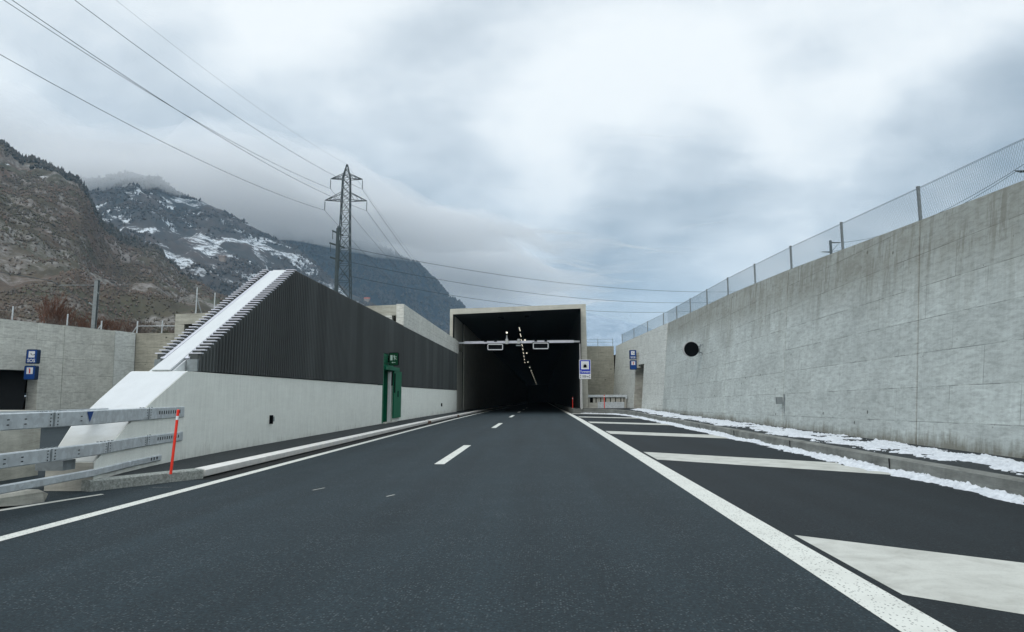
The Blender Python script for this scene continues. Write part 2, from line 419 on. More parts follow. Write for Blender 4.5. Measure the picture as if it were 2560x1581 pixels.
def mk_clad():
    m, t, b = newmat('dark_cladding')
    x, y, z = t.sep(obj_co(t))
    uv = t.comb(y, z, x)
    br = t.new('ShaderNodeTexBrick'); t.put(br.inputs['Vector'], t.comb(y, t.math('MULTIPLY', z, 0.0), 0.0))
    br.inputs['Scale'].default_value = 1.0; br.inputs['Brick Width'].default_value = 1.1; br.inputs['Row Height'].default_value = 50; br.inputs['Mortar Size'].default_value = 0
    br.inputs['Color1'].default_value = (0.75, 0.75, 0.75, 1); br.inputs['Color2'].default_value = (1.25, 1.25, 1.25, 1)
    n = t.noise(t.scale(uv, (1, 0.3, 1)), 0.7, 5, 0.6); n2 = t.noise(t.scale(uv, (9, 0.6, 1)), 1, 3, 0.6)
    k = t.math('MULTIPLY', t.range(n, 0.3, 0.7, 0.82, 1.2), t.range(n2, 0.3, 0.7, 0.9, 1.1))
    c = t.mix(1.0, (0.046, 0.053, 0.052), t.comb(k, k, k), 'MULTIPLY'); c = t.mix(1.0, c, br.outputs['Color'], 'MULTIPLY')
    t.l.new(c, b.inputs['Base Color']); b.inputs['Roughness'].default_value = 0.75
    return m
M['clad'] = mk_clad()
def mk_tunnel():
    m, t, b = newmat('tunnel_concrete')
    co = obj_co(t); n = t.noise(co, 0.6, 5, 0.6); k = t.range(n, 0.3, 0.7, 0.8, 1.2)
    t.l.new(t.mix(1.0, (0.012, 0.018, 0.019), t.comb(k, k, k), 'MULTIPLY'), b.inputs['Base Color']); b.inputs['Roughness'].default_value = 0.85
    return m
M['tunnel'] = mk_tunnel()
def mk_snow():
    m, t, b = newmat('snow')
    co = obj_co(t); n = t.noise(co, 9.0, 5, 0.65)
    c = t.mix(t.range(n, 0.42, 0.66, 0.0, 0.55), (0.68, 0.72, 0.76), (0.38, 0.41, 0.45))
    t.l.new(c, b.inputs['Base Color']); b.inputs['Roughness'].default_value = 0.9
    b.inputs['Subsurface Weight'].default_value = 0.0
    bump(t, b, t.noise(co, 30.0, 5, 0.7), 0.6, 0.03)
    return m
M['snow'] = mk_snow()

# ------------------------------------------------------------------ ground, road, pavements
def zr(y):
    if y < 30: return 0.0
    if y < 69: return -0.00006 * (y - 30) ** 2
    return -0.0913 - 0.0047 * (y - 69)
ys_road = [-60, -30, -10, 0, 10, 20, 30, 36, 42, 48, 54, 60, 66, 69, 75, 90, 110, 140, 180, 240, 320, 420]
g = MB()
gx = [-9000, -3000, -900, -300, -30, 10, 300, 900, 3000, 9000]; gy = [-200, -60, 450, 1000, 3000, 9000]
g.add([(x, y, -4.0) for y in gy for x in gx], [(j * len(gx) + i, j * len(gx) + i + 1, (j + 1) * len(gx) + i + 1, (j + 1) * len(gx) + i) for j in range(len(gy) - 1) for i in range(len(gx) - 1)])
struct(g.build('ground', M['soil']))
g = MB(); g.sweep(len(ys_road), lambda i: [(-27, ys_road[i], zr(ys_road[i])), (6.75, ys_road[i], zr(ys_road[i]))], closed=False)
road = struct(g.build('road', M['asphalt']))
def strip(x0, x1, y0, y1, dz=0.004, mb=None):
    mb = mb or MB()
    st = [y0] + [y for y in ys_road if y0 < y < y1] + [y1]
    mb.sweep(len(st), lambda i: [(x0, st[i], zr(st[i]) + dz), (x1, st[i], zr(st[i]) + dz)], closed=False); return mb
struct(strip(2.475, 6.62, -30, 66, 0.002).build('road', M['asphalt_bay']))
strip(-5.45, -5.27, -30, 300).build('edge_line', M['paint'], road)
strip(2.14, 2.47, -30, 300).build('edge_line', M['paint'], road)
for k in range(7):
    y = 16.45 + 18.45 * (k - 1); strip(-2.23, -2.02, y, y + 6.25).build('lane_dash', M['paint'], road)
for k in range(7):
    y = 8.3 + 11.87 * (k - 1)
    xe = 6.7 if y < 60 else 5.6
    mb = MB(); pts = [(2.55, y - 2.4), (xe, y - 2.4 - 0.88 * (xe - 2.55)), (xe, y - 0.85 * (xe - 2.55)), (2.55, y)]
    mb.add([(px, py, zr(py) + 0.004) for px, py in pts], [(0, 1, 2, 3)]); mb.build('hatching_bar', M['paint_smooth'], road)
# old line left of the gutter near the camera, and paint scraps
mb = MB(); mb.add([(-7.1, 8.4, 0.004), (-6.93, 8.4, 0.004), (-6.28, 11.3, 0.004), (-6.36, 11.35, 0.004)], [(0, 1, 2, 3)]); mb.build('edge_line', M['paint_smooth'], road)
for (x, y, l, an) in ((-3.45, 11.9, .32, .3), (-2.2, 11.2, .22, .35), (-6.02, 12.15, .28, 1.3)):
    mb = MB(); dx, dy = math.sin(an) * l, math.cos(an) * l
    mb.add([(x, y, .004), (x + .03, y, .004), (x + dx + .03, y + dy, .004), (x + dx, y + dy, .004)], [(0, 1, 2, 3)]); mb.build('paint_scrap', M['paint_smooth'], road)
# gutter beside the left kerb
gut = struct(strip(-5.92, -5.50, 13.3, 300, 0.004).build('road', M['asphalt_old']))
gut2 = MB(); gut2.add([(-7.5, 6, .004), (-5.6, 6, .004), (-5.5, 13.3, .004), (-7.5, 13.3, .004)], [(0, 1, 2, 3)])
# white kerb with a shadow gap beneath, in long sections with rusty drain boxes between
for (y0, y1) in ((13.55, 40.2), (41.0, 54.2), (55.0, 68.0), (68.1, 160)):
    mb = MB(); st = [y0] + [y for y in ys_road if y0 < y < y1] + [y1]
    mb.sweep(len(st), lambda i: [(-5.80, st[i], zr(st[i]) + .035), (-5.78, st[i], zr(st[i]) + .14), (-5.82, st[i], zr(st[i]) + .155), (-6.05, st[i], zr(st[i]) + .155), (-6.05, st[i], zr(st[i]) - .05), (-5.9, st[i], zr(st[i]) - .05), (-5.9, st[i], zr(st[i]) + .035)])
    struct(mb.build('white_kerb', M['white_kerb']))
for y0 in (40.2, 54.2):
    d_ = MB(); d_.box((-6.04, y0 + .01, zr(y0) - .02), (-5.74, y0 + .79, zr(y0) + .13))
    tag(d_.build('drain_box', M['rust']), ('rusty drain box in the white kerb just past the green door' if y0 < 50 else 'rusty drain box in the white kerb nearer the tunnel mouth'), 'drain', 'drain boxes in the white kerb')
# granite kerb at the nose, turning away from the road
mb = MB(); A = [(-6.68, 11.62), (-6.3, 12.45), (-6.05, 13.0), (-5.80, 13.5)]
def gran(i):
    x, y = A[i]; h = .165
    return [(x, y, -.03), (x, y, h - .02), (x - .03, y + .01, h), (x - .2, y + .09, h), (x - .2, y + .09, -.03)]
mb.sweep(4, gran); tag(mb.build('granite_kerb', M['granite']), 'speckled granite kerb stone at the wall nose, foot of the red marker post', 'kerb')
# left pavement
st = [11.9, 12.5, 13.1, 13.56, 16, 20, 30, 36, 42, 48, 54, 60, 66, 69, 110, 160]
inner = lambda y: -6.78 + (y - 11.9) * 0.55 if y < 13.56 else -6.04
mb = MB(); mb.sweep(len(st), lambda i: [(-7.7, st[i], zr(st[i]) + .145), (min(-6.0, inner(st[i])), st[i], zr(st[i]) + .145)], closed=False)
struct(mb.build('pavement', M['asphalt_walk']))
# right kerb and pavement: straight, then curving left to the tunnel mouth
KP = [(6.58, y) for y in (-20, -5, 5, 9, 13, 17, 21, 25, 29, 33, 37, 41, 45, 49, 53)] + [(6.52, 57), (6.3, 60.5), (5.8, 63.6), (5.1, 65.8), (4.2, 67.2), (3.3, 67.9), (2.75, 68.6), (2.62, 70), (2.62, 90), (2.62, 160)]
def kz(y): return zr(y) + (0.25 if y < 45 else min(.40, .25 + (y - 45) * .007))
def off(i, d):
    a = Vector(KP[max(i - 1, 0)]); b = Vector(KP[min(i + 1, len(KP) - 1)]); t = (b - a).normalized()
    return Vector(KP[i]) + Vector((t.y, -t.x)) * d
mb = MB()
def kerbprof(i):
    y = KP[i][1]; z = kz(y); p0 = Vector(KP[i]); p1 = off(i, .03); p2 = off(i, .07); p3 = off(i, .22)
    return [(p0.x, p0.y, zr(y) - .05), (p1.x, p1.y, z - .03), (p2.x, p2.y, z), (p3.x, p3.y, z), (p3.x, p3.y, zr(y) - .05)]
mb.sweep(len(KP), kerbprof); struct(mb.build('kerb', M['conc_kerb']))
mb = MB()
for yy in (9.4, 15.4, 21.4, 27.5, 33.5): mb.box((6.572, yy, .0), (6.595, yy + .012, .22))
mb.build('kerb_joint', M['dark_gap'], None)
bpy.data.objects['kerb_joint'].parent = bpy.data.objects['kerb']
mb = MB(); mb.sweep(len(KP), lambda i: [(off(i, .20).x, off(i, .20).y, kz(KP[i][1]) - .004), ((9.2 if KP[i][1] < 66 else (9.2 if i < 21 else 3.6)), KP[i][1], kz(KP[i][1]) + .03)], closed=False)
struct(mb.build('pavement', M['asphalt_walk']))
mb = MB(); mb.add([(2.9, 68.3, .30), (9.4, 65.5, .36), (9.4, 77, .36), (2.9, 77, .30)], [(0, 1, 2, 3)]); struct(mb.build('pavement', M['asphalt_walk']))

# snow left by the plough
def snow_strip(name, x0, x1, y0, y1, z0, amp, seed, dens, centre=0.5, xs=None):
    mb = MB(); nx = int((x1 - x0) / 0.035) + 1; ny = int((y1 - y0) / 0.055)
    H = {}
    for j in range(ny + 1):
        y = y0 + (y1 - y0) * j / ny
        for i in range(nx + 1):
            u = i / nx; x = x0 + (x1 - x0) * u
            prof = 1 - abs((u - centre) / (centre if u < centre else 1 - centre)) ** 1.6
            n = fbm(x * 2.2, y * .9, seed, 3) * .9 + fbm(x * 9, y * 6, seed + 5, 3) * .45 + fbm(x * 1.2, y * .22, seed + 9, 2) * .5
            h = prof * dens + n * 1.25 - .78
            H[i, j] = h
    idx = {}
    for j in range(ny + 1):
        for i in range(nx + 1):
            y = y0 + (y1 - y0) * j / ny; x = x0 + (x1 - x0) * i / nx
            jit = noise.noise(Vector((x * 20, y * 20, seed)))
            h = H[i, j]
            if xs: x += xs(y)
            mb.v.append(Vector((x + jit * .012, y + jit * .02, z0(x, y) + (amp * min(1.3, max(0, h) ** .6) * (1 + .35 * jit + .9 * fbm(x * 14, y * 11, seed + 2, 3)) if h > 0 else -.02))))
            idx[i, j] = len(mb.v) - 1
    for j in range(ny):
        for i in range(nx):
            if max(H[i, j], H[i + 1, j], H[i, j + 1], H[i + 1, j + 1]) > 0: mb.f.append((idx[i, j], idx[i + 1, j], idx[i + 1, j + 1], idx[i, j + 1]))
    return mb.build(name, M['snow'], None, smooth=True, recalc=False)
def kx(y):
    for (a, b) in zip(KP, KP[1:]):
        if a[1] <= y <= b[1]: return a[0] + (b[0] - a[0]) * (y - a[1]) / (b[1] - a[1]) - 6.58
    return -4
tag(snow_strip('snow', 6.10, 6.64, 4, 67.6, lambda x, y: zr(y), .052, 3.0, 1.88, .72, kx), 'thin ridge of ploughed snow along the foot of the right kerb', 'snow', None, 'stuff')
tag(snow_strip('snow', 6.8, 8.62, 4, 64, lambda x, y: kz(y) + .03 * (x - 6.8) / 2.4, .05, 11.0, 1.22, .58), 'patchy melting snow on the raised walkway under the big wall', 'snow', None, 'stuff')

# ------------------------------------------------------------------ right retaining wall
def wtop(y): return 4.9 + 0.0330 * y if y < 57.4 else 6.79
PAN = [-12, -2, 8.6, 18.85, 29.1, 38.4, 47.9, 57.4]
def wt(y):
    T = [(-20, 4.3), (14.74, 5.44), (18.75, 5.60), (29.1, 6.04), (38, 6.33), (57.4, 6.68)]
    for a, b in zip(T, T[1:]):
        if y <= b[0]: return a[1] + (b[1] - a[1]) * (y - a[0]) / (b[0] - a[0])
    return 6.68
rw = thing('retaining_wall', (8.7, 20, 0), 'tall grey weathered concrete retaining wall on the right, stained at top and foot', 'wall')
for a, b in zip(PAN, PAN[1:]):
    mb = MB(); g_ = .035
    a2, b2 = a + g_, b - g_
    p = lambda y: [(8.66, y, -.1), (9.62, y, -.1), (9.62, y, wt(y)), (8.70 + (wt(y) - .3) * .093, y, wt(y))]
    stt = [a2, (a2 + b2) / 2, b2]; mb.sweep(3, lambda i: p(stt[i])); mb.build('wall_panel', M['conc_right'], rw)
mb = MB()
for y in PAN[1:-1]: mb.hexa([(8.73, y - .034, -.1), (9.6, y - .034, -.1), (9.6, y + .034, -.1), (8.73, y + .034, -.1), (8.77 + (wt(y) - .3) * .093, y - .034, wt(y) - .02), (9.6, y - .034, wt(y) - .02), (9.6, y + .034, wt(y) - .02), (8.77 + (wt(y) - .3) * .093, y + .034, wt(y) - .02)])
mb.build_each('joint_filler', M['dark_gap'], rw)
# pale splayed wall with the emergency niche
pa, pb = Vector((8.72, 57.42)), Vector((6.75, 76.0))
def lw(s, z):   # s = distance along
    dr = (pb - pa).normalized(); q = pa + dr * s; nb = Vector((-dr.y, dr.x)) * -1
    bat = (z - .3) * .085
    return (q.x + bat, q.y + bat * .1, z)
L = (pb - pa).length
lwall = thing('splay_wall', (8.0, 66, 0), 'pale concrete wall splayed towards the tunnel mouth, with a tall emergency niche', 'wall')
def lt(s): return 6.68 - .5 * s / L
NA, NB_, NZ = 6.6, 9.6, 3.97
def lbox(mb, s0, s1, z0, z1a, z1b, th=.9):
    f0 = [lw(s0, z0), lw(s1, z0), lw(s1, z1b), lw(s0, z1a)]
    bk = [(x + th, y + .08, z) for x, y, z in f0]
    mb.hexa([f0[0], f0[1], bk[1], bk[0], f0[3], f0[2], bk[2], bk[3]])
mb = MB(); lbox(mb, 0, NA, -.1, lt(0), lt(NA)); lbox(mb, NB_, L, -.1, lt(NB_), lt(L)); lbox(mb, NA, NB_, NZ, lt(NA), lt(NB_))
mb.build('wall_panel', M['conc_light'], lwall)
mb = MB()
q0 = lw(NA, .2); q1 = lw(NB_, .2)
mb.hexa([(q0[0] + .91, q0[1], -.1), (q1[0] + .91, q1[1], -.1), (q1[0] + 1.1, q1[1], -.1), (q0[0] + 1.1, q0[1], -.1), (q0[0] + 1.1, q0[1], 4.2), (q1[0] + 1.1, q1[1], 4.2), (q1[0] + 1.3, q1[1], 4.2), (q0[0] + 1.3, q0[1], 4.2)])
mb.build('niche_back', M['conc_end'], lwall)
mb = MB(); f = lw(NB_ - .015, .3); f2 = lw(NB_ - .015, NZ)
mb.hexa([(f[0] + .01, f[1] - .05, .2), (f[0] + .9, f[1] + .03, .2), (f[0] + .9, f[1] + .05, .2), (f[0] + .01, f[1] - .01, .2), (f2[0] + .01, f2[1] - .05, NZ), (f2[0] + .9, f2[1] + .03, NZ), (f2[0] + .9, f2[1] + .05, NZ), (f2[0] + .01, f2[1] - .01, NZ)])
mb.build('niche_jamb', M['conc_block'], lwall)
mb = MB(); mb.box((3.98, 75.9, -.1), (7.0, 76.8, 6.15)); mb.v[4].z = mb.v[4].z
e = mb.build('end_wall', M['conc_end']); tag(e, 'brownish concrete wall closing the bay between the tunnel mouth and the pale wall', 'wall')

# ground behind the walls
mb = MB(); stt = [-60, 0, 20, 40, 57.4, 76.9, 120, 300, 700]
mb.sweep(len(stt), lambda i: [(9.6 if stt[i] < 60 else (8.5 if stt[i] < 80 else 3.9), stt[i], wt(stt[i]) - .45 if stt[i] < 70 else 5.7), (60, stt[i], 5.2), (900, stt[i], 5.0)], closed=False)
struct(mb.build('terrain', M['soil']))
mb = MB(); mb.add([(-21.9, 41.6, 4.5), (-24.6, 31, 4.5), (-27.2, 15, 4.5), (-27.2, -60, 4.5), (-700, -60, 4.8), (-700, 1200, 5.5), (-8.4, 1200, 5.5), (-8.4, 77, 5.5), (-8.4, 60, 5.2), (-8.4, 44, 5.0), (-19.7, 44, 4.6)],
                    [(0, 1, 2, 3, 4, 5, 6, 7, 8, 9, 10)])
struct(mb.build('terrain', M['soil']))

# ------------------------------------------------------------------ wire fence on the right wall
fence = thing('wire_fence', (9.35, 19, 5.6), 'chain link fence on grey posts along the top of the tall right wall', 'fence')
def fz(y): return wt(y) + .0 if y < 57.4 else 6.68 - .5 * (y - 57.4) / 18.6
def fx(y): return 9.30 if y < 57.4 else 9.30 - (y - 57.4) * .107
posts = [19.05 + 4.95 * k for k in range(-3, 12)]
for y in posts:
    mb = MB(); mb.box((fx(y) - .025, y - .035, fz(y) - .05), (fx(y) + .035, y + .035, fz(y) + .88)); mb.box((fx(y) - .05, y - .05, fz(y)), (fx(y) + .06, y + .05, fz(y) + .02)); mb.box((fx(y) - .03, y - .04, fz(y) + .87), (fx(y) + .04, y + .04, fz(y) + .89))
    mb.build('fence_post', M['steel_dark'], fence)
def tri(mb, a, b, r):
    t = (b - a).normalized(); u = t.cross(Vector((1, 0, 0))).normalized(); v = Vector((1, 0, 0))
    o = len(mb.v)
    for p in (a, b):
        for k in range(3): mb.v.append(p + (u * math.cos(2.094 * k) + v * math.sin(2.094 * k)) * r)
    for k in range(3): mb.f.append((o + k, o + (k + 1) % 3, o + 3 + (k + 1) % 3, o + 3 + k))
def fpt(y0, y1, s, h):
    y = y0 + (y1 - y0) * s; return Vector((fx(y), y, fz(y) + .03 + h))
for y0, y1 in zip(posts, posts[1:]):
    mb = MB(); Lb = y1 - y0; Hh = .82; pit = .085; r = .003
    for sgn in (1, -1):
        c = -Hh * 1.1
        while c < Lb + Hh:
            # line: s = c + h*0.75*sgn
            k = .62
            s0, h0 = c, 0.0; s1, h1 = c + sgn * k * Hh, Hh
            if sgn < 0: s0, s1 = c, c - k * Hh
            def clip(s0, h0, s1, h1):
                lo, hi = 0.0, 1.0; d = s1 - s0
                for q, e_ in ((s0, d), (Lb - s0, -d)):
                    if e_ > 0: lo = max(lo, -q / e_) if q < 0 else lo
                    elif e_ < 0: hi = min(hi, q / -e_)
                return lo, hi
            ok = []
            lo, hi = 0.0, 1.0; d = s1 - s0
            tA = (0 - s0) / d; tB = (Lb - s0) / d
            lo = max(lo, min(tA, tB)); hi = min(hi, max(tA, tB))
            if hi > lo:
                a = fpt(y0, y1, (s0 + d * lo) / Lb, Hh * lo); b = fpt(y0, y1, (s0 + d * hi) / Lb, Hh * hi)
                tri(mb, a, b, r)
            c += pit
    for h in (.0, Hh, Hh * .97): tri(mb, fpt(y0, y1, 0, h), fpt(y0, y1, 1, h), .004)
    mb.build('wire_mesh', M['mesh_wire'], fence, recalc=False)
# light fence above the end wall
ef = thing('rail_fence', (5.6, 76.3, 6.15), 'thin two wire fence above the brownish end wall', 'fence')
mb = MB()
for z in (6.55, 6.85): mb.tube([(4.0, 76.3, z), (7.0, 76.3, z)], .012, 4)
mb.build_each('fence_wire', M['steel_dark'], ef)
mb = MB()
for x in (4.05, 5.5, 6.95): mb.tube([(x, 76.3, 6.15), (x, 76.3, 6.9)], .025, 6)
mb.build_each('fence_post', M['steel_dark'], ef)

# ------------------------------------------------------------------ main tunnel
tun = thing('road_tunnel', (-2.1, 69, 0), 'square concrete tunnel mouth over the road, its inside almost black', 'tunnel')
YP = 69.0
def ptop(x): return 9.07 + (x + 8.12) * .0325
def pbot(x): return 8.50 + (x + 7.69) * .0425
mb = MB(); mb.hexa([(-8.12, YP, pbot(-8.12)), (3.97, YP, pbot(3.97)), (3.97, YP + 8, pbot(3.97)), (-8.12, YP + 8, pbot(-8.12)), (-8.12, YP, ptop(-8.12)), (3.97, YP, ptop(3.97)), (3.97, YP + 8, ptop(3.97)), (-8.12, YP + 8, ptop(-8.12))])
mb.build('roof_beam', M['conc_portal'], tun)
mb = MB(); mb.hexa([(3.45, YP, -.4), (4.08, YP, -.4), (4.08, YP + 7, -.4), (3.45, YP + 7, -.4), (3.45, YP, pbot(3.45)), (3.97, YP, pbot(3.97)), (3.97, YP + 7, pbot(3.97)), (3.45, YP + 7, pbot(3.45))])
mb.build('pillar', M['conc_portal'], tun)
mb = MB(); mb.box((-8.12, YP, -.4), (-7.69, YP + 7, pbot(-8.0))); mb.build('pillar', M['conc_portal'], tun)
mb = MB(); TY = [YP - 1.35, 76, 90, 120, 180, 260, 420]
def cz(y): return 8.45 - (y - 69) * .0047
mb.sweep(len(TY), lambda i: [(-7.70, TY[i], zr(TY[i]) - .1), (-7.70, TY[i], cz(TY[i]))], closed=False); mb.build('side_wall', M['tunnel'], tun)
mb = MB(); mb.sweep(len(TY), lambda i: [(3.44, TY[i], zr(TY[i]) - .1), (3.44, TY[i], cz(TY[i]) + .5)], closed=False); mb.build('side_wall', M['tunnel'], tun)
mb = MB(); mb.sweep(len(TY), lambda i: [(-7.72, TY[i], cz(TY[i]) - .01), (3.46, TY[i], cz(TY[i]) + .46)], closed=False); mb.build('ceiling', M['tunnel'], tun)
mb = MB(); mb.box((-8, 420, -4), (4, 421, 9)); mb.build('added_end_wall', M['tunnel'], tun)  # added wall closing the tube so the inside stays dark
mb = MB()
for x in (-7.9, 3.7): mb.box((x - .02, 76.8, -2), (x + .3, 420, 9.2))
mb.box((-8.2, 77.2, 9.25), (4, 420, 9.4)); mb.build('outer_shell', M['conc_portal'], tun)
mb = MB()
for (x, y) in ((-5.3, 69.8), (-2.9, 69.6)): pass
mb.box((-4.0, 71.5, 8.42), (-3.4, 72.0, 8.6)); mb.box((-1.5, 71.5, 8.55), (-.9, 72.0, 8.72)); mb.build_each('ceiling_fitting', M['black'], tun)

gan = thing('gantry', (-2, 70, 6.1), 'grey steel beam across the tunnel mouth', 'gantry')
mb = MB(); mb.hexa([(-6.9, 69.9, 6.02), (2.9, 69.9, 6.10), (2.9, 70.15, 6.10), (-6.9, 70.15, 6.02), (-6.9, 69.9, 6.24), (2.9, 69.9, 6.33), (2.9, 70.15, 6.33), (-6.9, 70.15, 6.24)]); mb.build('beam', M['pale_metal'], gan)
mb = MB(); mb.box((-7.69, 69.95, 6.03), (-6.9, 70.1, 6.18)); mb.box((2.9, 69.95, 6.13), (3.45, 70.1, 6.28)); mb.build_each('end_bracket', M['steel'], gan)
mb = MB()
for x in (-5.0, -4.1, -.5, .4): mb.box((x - .12, 69.85, 6.2), (x + .12, 70.2, 6.40))
mb.build_each('clamp', M['black'], gan)
def vms(x0, x1, z0, z1, lab):
    s = thing('message_sign', ((x0 + x1) / 2, 69.3, z0), lab, 'sign', 'blank message signs in the tunnel mouth')
    mb = MB(); mb.box((x0 - .05, 69.32, z0 - .05), (x1 + .05, 69.5, z1 + .05)); mb.build('housing', M['black'], s)
    mb = MB(); w = .07; r = .12
    def rr(d, r):
        pts = []
        for cx, cz_, a0 in ((x1 - r, z1 - r, 0), (x0 + r, z1 - r, 90), (x0 + r, z0 + r, 180), (x1 - r, z0 + r, 270)):
            for k in range(5):
                a = math.radians(a0 + 22.5 * k); pts.append((cx + (r - d) * math.cos(a), cz_ + (r - d) * math.sin(a)))
        return pts
    o, i_ = rr(0, r), rr(w, r); n = len(o)
    mb.add([(a, 69.3, b) for a, b in o] + [(a, 69.3, b) for a, b in i_], [(k, (k + 1) % n, n + (k + 1) % n, n + k) for k in range(n)])
    mb.build('white_frame', M['sign_white'], s)
vms(-4.78, -3.40, 5.42, 5.96, 'blank black message sign with white rim over the left lane')
vms(-.74, .64, 5.50, 6.06, 'blank black message sign with white rim over the right lane')
cm = thing('camera_unit', (-3.1, 69.7, 6.1), 'white camera unit on a short post clamped on the gantry', 'camera')
mb = MB(); mb.box((-3.2, 69.6, 5.98), (-2.95, 69.88, 6.42)); mb.build('housing', M['light_grey'], cm)
mb = MB(); mb.tube([(-3.08, 69.75, 6.42), (-3.08, 69.75, 6.78)], [.07, .04], 8); mb.build('post', M['light_grey'], cm)
mb = MB(); mb.disc((-3.08, 69.68, 7.0), .085, (0, -1, 0), -.12, 16); mb.build('lamp_head', M['lamp'], cm)
db = thing('detector_box', (-2.1, 69.7, 6.1), 'light grey twin box on the gantry between the two blank signs', 'box')
mb = MB(); mb.box((-2.14, 69.65, 6.22), (-1.92, 69.88, 6.43)); mb.box((-2.14, 69.65, 6.0), (-1.92, 69.88, 6.19)); mb.build('housing', M['light_grey'], db)
mb = MB(); mb.box((-2.25, 69.7, 5.80), (-1.82, 69.88, 5.90)); mb.build('lower_plate', M['steel_dark'], db)
# lamps under the ceiling
def lampx(y): return -2.1 - .00001 * 0 - (0 if y < 72 else min(1.35, (y - 72) * .0138 if y < 150 else 1.08 + (y - 150) * .0012))
proto = None
ys_l = [76, 83.3, 91, 99, 107, 116, 125, 135, 146]
for k, y in enumerate(ys_l):
    x = lampx(y); z = 8.0 - (y - 72) * .0055
    lab = 'short white strip lamp in the dashed row under the tunnel ceiling'
    if proto is None:
        proto = thing('strip_lamp', (x, y, z), lab, 'lamp', 'strip lamps in a row under the tunnel ceiling')
        mb = MB(); mb.box((x - .028, y, z), (x + .028, y + 4.2, z + .05)); mb.build('tube', M['lamp'], proto)
        mb = MB(); mb.box((x - .12, y, z + .05), (x + .12, y + 4.2, z + .5)); mb.build('casing', M['black'], proto)
    else: copy_thing(proto, (x, y, z))
proto = None
for k, y in enumerate([92, 118, 146, 170, 190, 205, 222, 240, 262, 288, 315, 345]):
    x = lampx(y) + .45 + .0028 * (y - 90); z = (8.0 - (y - 72) * .0055)
    lab = 'small round lamp in the curving row deep inside the tunnel'
    if proto is None:
        proto = thing('round_lamp', (x, y, z), lab, 'lamp', 'round lamps deep inside the tunnel')
        mb = MB(); mb.box((x - .09, y, z - .03), (x + .09, y + .3, z + .10)); mb.build('glass', M['lamp'], proto)
        mb = MB(); mb.box((x - .18, y + .02, z + .10), (x + .18, y + .34, z + .4)); mb.build('casing', M['black'], proto)
    else: copy_thing(proto, (x, y, z))

# ------------------------------------------------------------------ neighbouring tunnel mouth (left) with side parapet
nt = thing('neighbour_tunnel', (-13.5, 41, 0), 'second tunnel mouth for the other carriageway, half hidden by the dark sloping wall', 'tunnel')
def nzt(x): return 5.75 + (x + 19.64) * .038
mb = MB(); mb.hexa([(-19.64, 41.05, nzt(-19.64) - .56), (-7.5, 41.05, nzt(-7.5) - .56), (-7.5, 75, 5.6), (-19.64, 75, 5.2), (-19.64, 41.05, nzt(-19.64)), (-7.5, 41.05, nzt(-7.5)), (-7.5, 75, 6.15), (-19.64, 75, 5.7)]); mb.build('roof_beam', M['conc_stained'], nt)
mb = MB(); mb.box((-19.64, 41.05, -.2), (-19.13, 75, 5.19)); mb.build('pillar', M['conc_stained'], nt)
mb = MB(); mb.box((-8.42, 41.05, 1.9), (-7.93, 67, 5.63)); mb.build('pillar', M['conc_parapet'], nt)
mb = MB(); mb.box((-19.6, 74, -.2), (-7.9, 75, 5.6)); mb.build('inner_wall', M['tunnel'], nt)
mb = MB(); mb.hexa([(-7.30, 41.04, 5.07), (-7.30, 68.97, 5.03), (-7.7, 68.97, 5.03), (-7.7, 41.04, 5.07), (-7.30, 41.04, 6.24), (-7.30, 68.97, 6.16), (-7.7, 68.97, 6.16), (-7.7, 41.04, 6.24)]); mb.build('side_parapet', M['conc_parapet'], nt)
mb = MB()
for y in (52.5, 60.8): mb.box((-7.296, y, 5.7), (-7.32, y + .03, 6.19))
mb.build_each('joint', M['dark_gap'], nt)
mb = MB(); mb.box((-7.299, 41.04, 5.72), (-7.31, 68.9, 5.735)); mb.build('joint_line', M['conc_stained'], nt)

# ------------------------------------------------------------------ dividing wall
dw = thing('dividing_wall', (-7.8, 20, 0), 'white walled divider with dark ribbed upper cladding and a bright sloping end', 'wall')
ST = [(11.72, -6.70, -7.44, .42), (12.3, -6.80, -7.62, .64), (13.0, -6.93, -7.88, .90), (14.2, -7.08, -8.12, 1.34), (15.66, -7.19, -8.35, 1.885), (15.75, -7.20, -8.36, 1.90), (18, -7.27, -8.4, 1.90), (22, -7.30, -8.4, 1.90), (35.9, -7.30, -8.4, 1.88)]
mb = MB(); mb.sweep(len(ST), lambda i: [(ST[i][1], ST[i][0], -.1), (ST[i][1], ST[i][0], ST[i][3]), (ST[i][2], ST[i][0], ST[i][3]), (ST[i][2], ST[i][0], -.1)])
mb.build('base_wall', M['white_wall'], dw)
mb = MB(); mb.box((-7.43, 11.705, -.04), (-6.71, 11.719, .41)); mb.build('shaded_grimy_end', M['conc_block'], dw)  # darker slab: grime and the nose face's shade put into one colour
# bright weathered sloping top
SL = ST[:5]
mb = MB(); mb.sweep(5, lambda i: [(SL[i][1] - .012, SL[i][0] - .004, SL[i][3] + .006), (SL[i][2] + .012, SL[i][0] - .004, SL[i][3] + .006)], closed=False); mb.build('sloping_top', M['white_slope'], dw)
mb = MB(); mb.box((-8.4, 38.45, -.2), (-7.30, 40.98, 1.88)); mb.build('base_wall', M['white_wall'], dw)
mb = MB(); mb.box((-8.4, 41.02, -.3), (-7.30, 67.6, 1.86)); mb.build('base_wall', M['white_wall'], dw)
mb = MB(); mb.box((-8.4, 35.9, -.2), (-8.0, 38.45, 3.36)); mb.box((-8.4, 40.98, -.1), (-7.31, 41.02, 5.03)); mb.build('recess_back', M['dark_gap'], dw)
def slope_z(y): return 5.07 - .4585 * (22.61 - y)
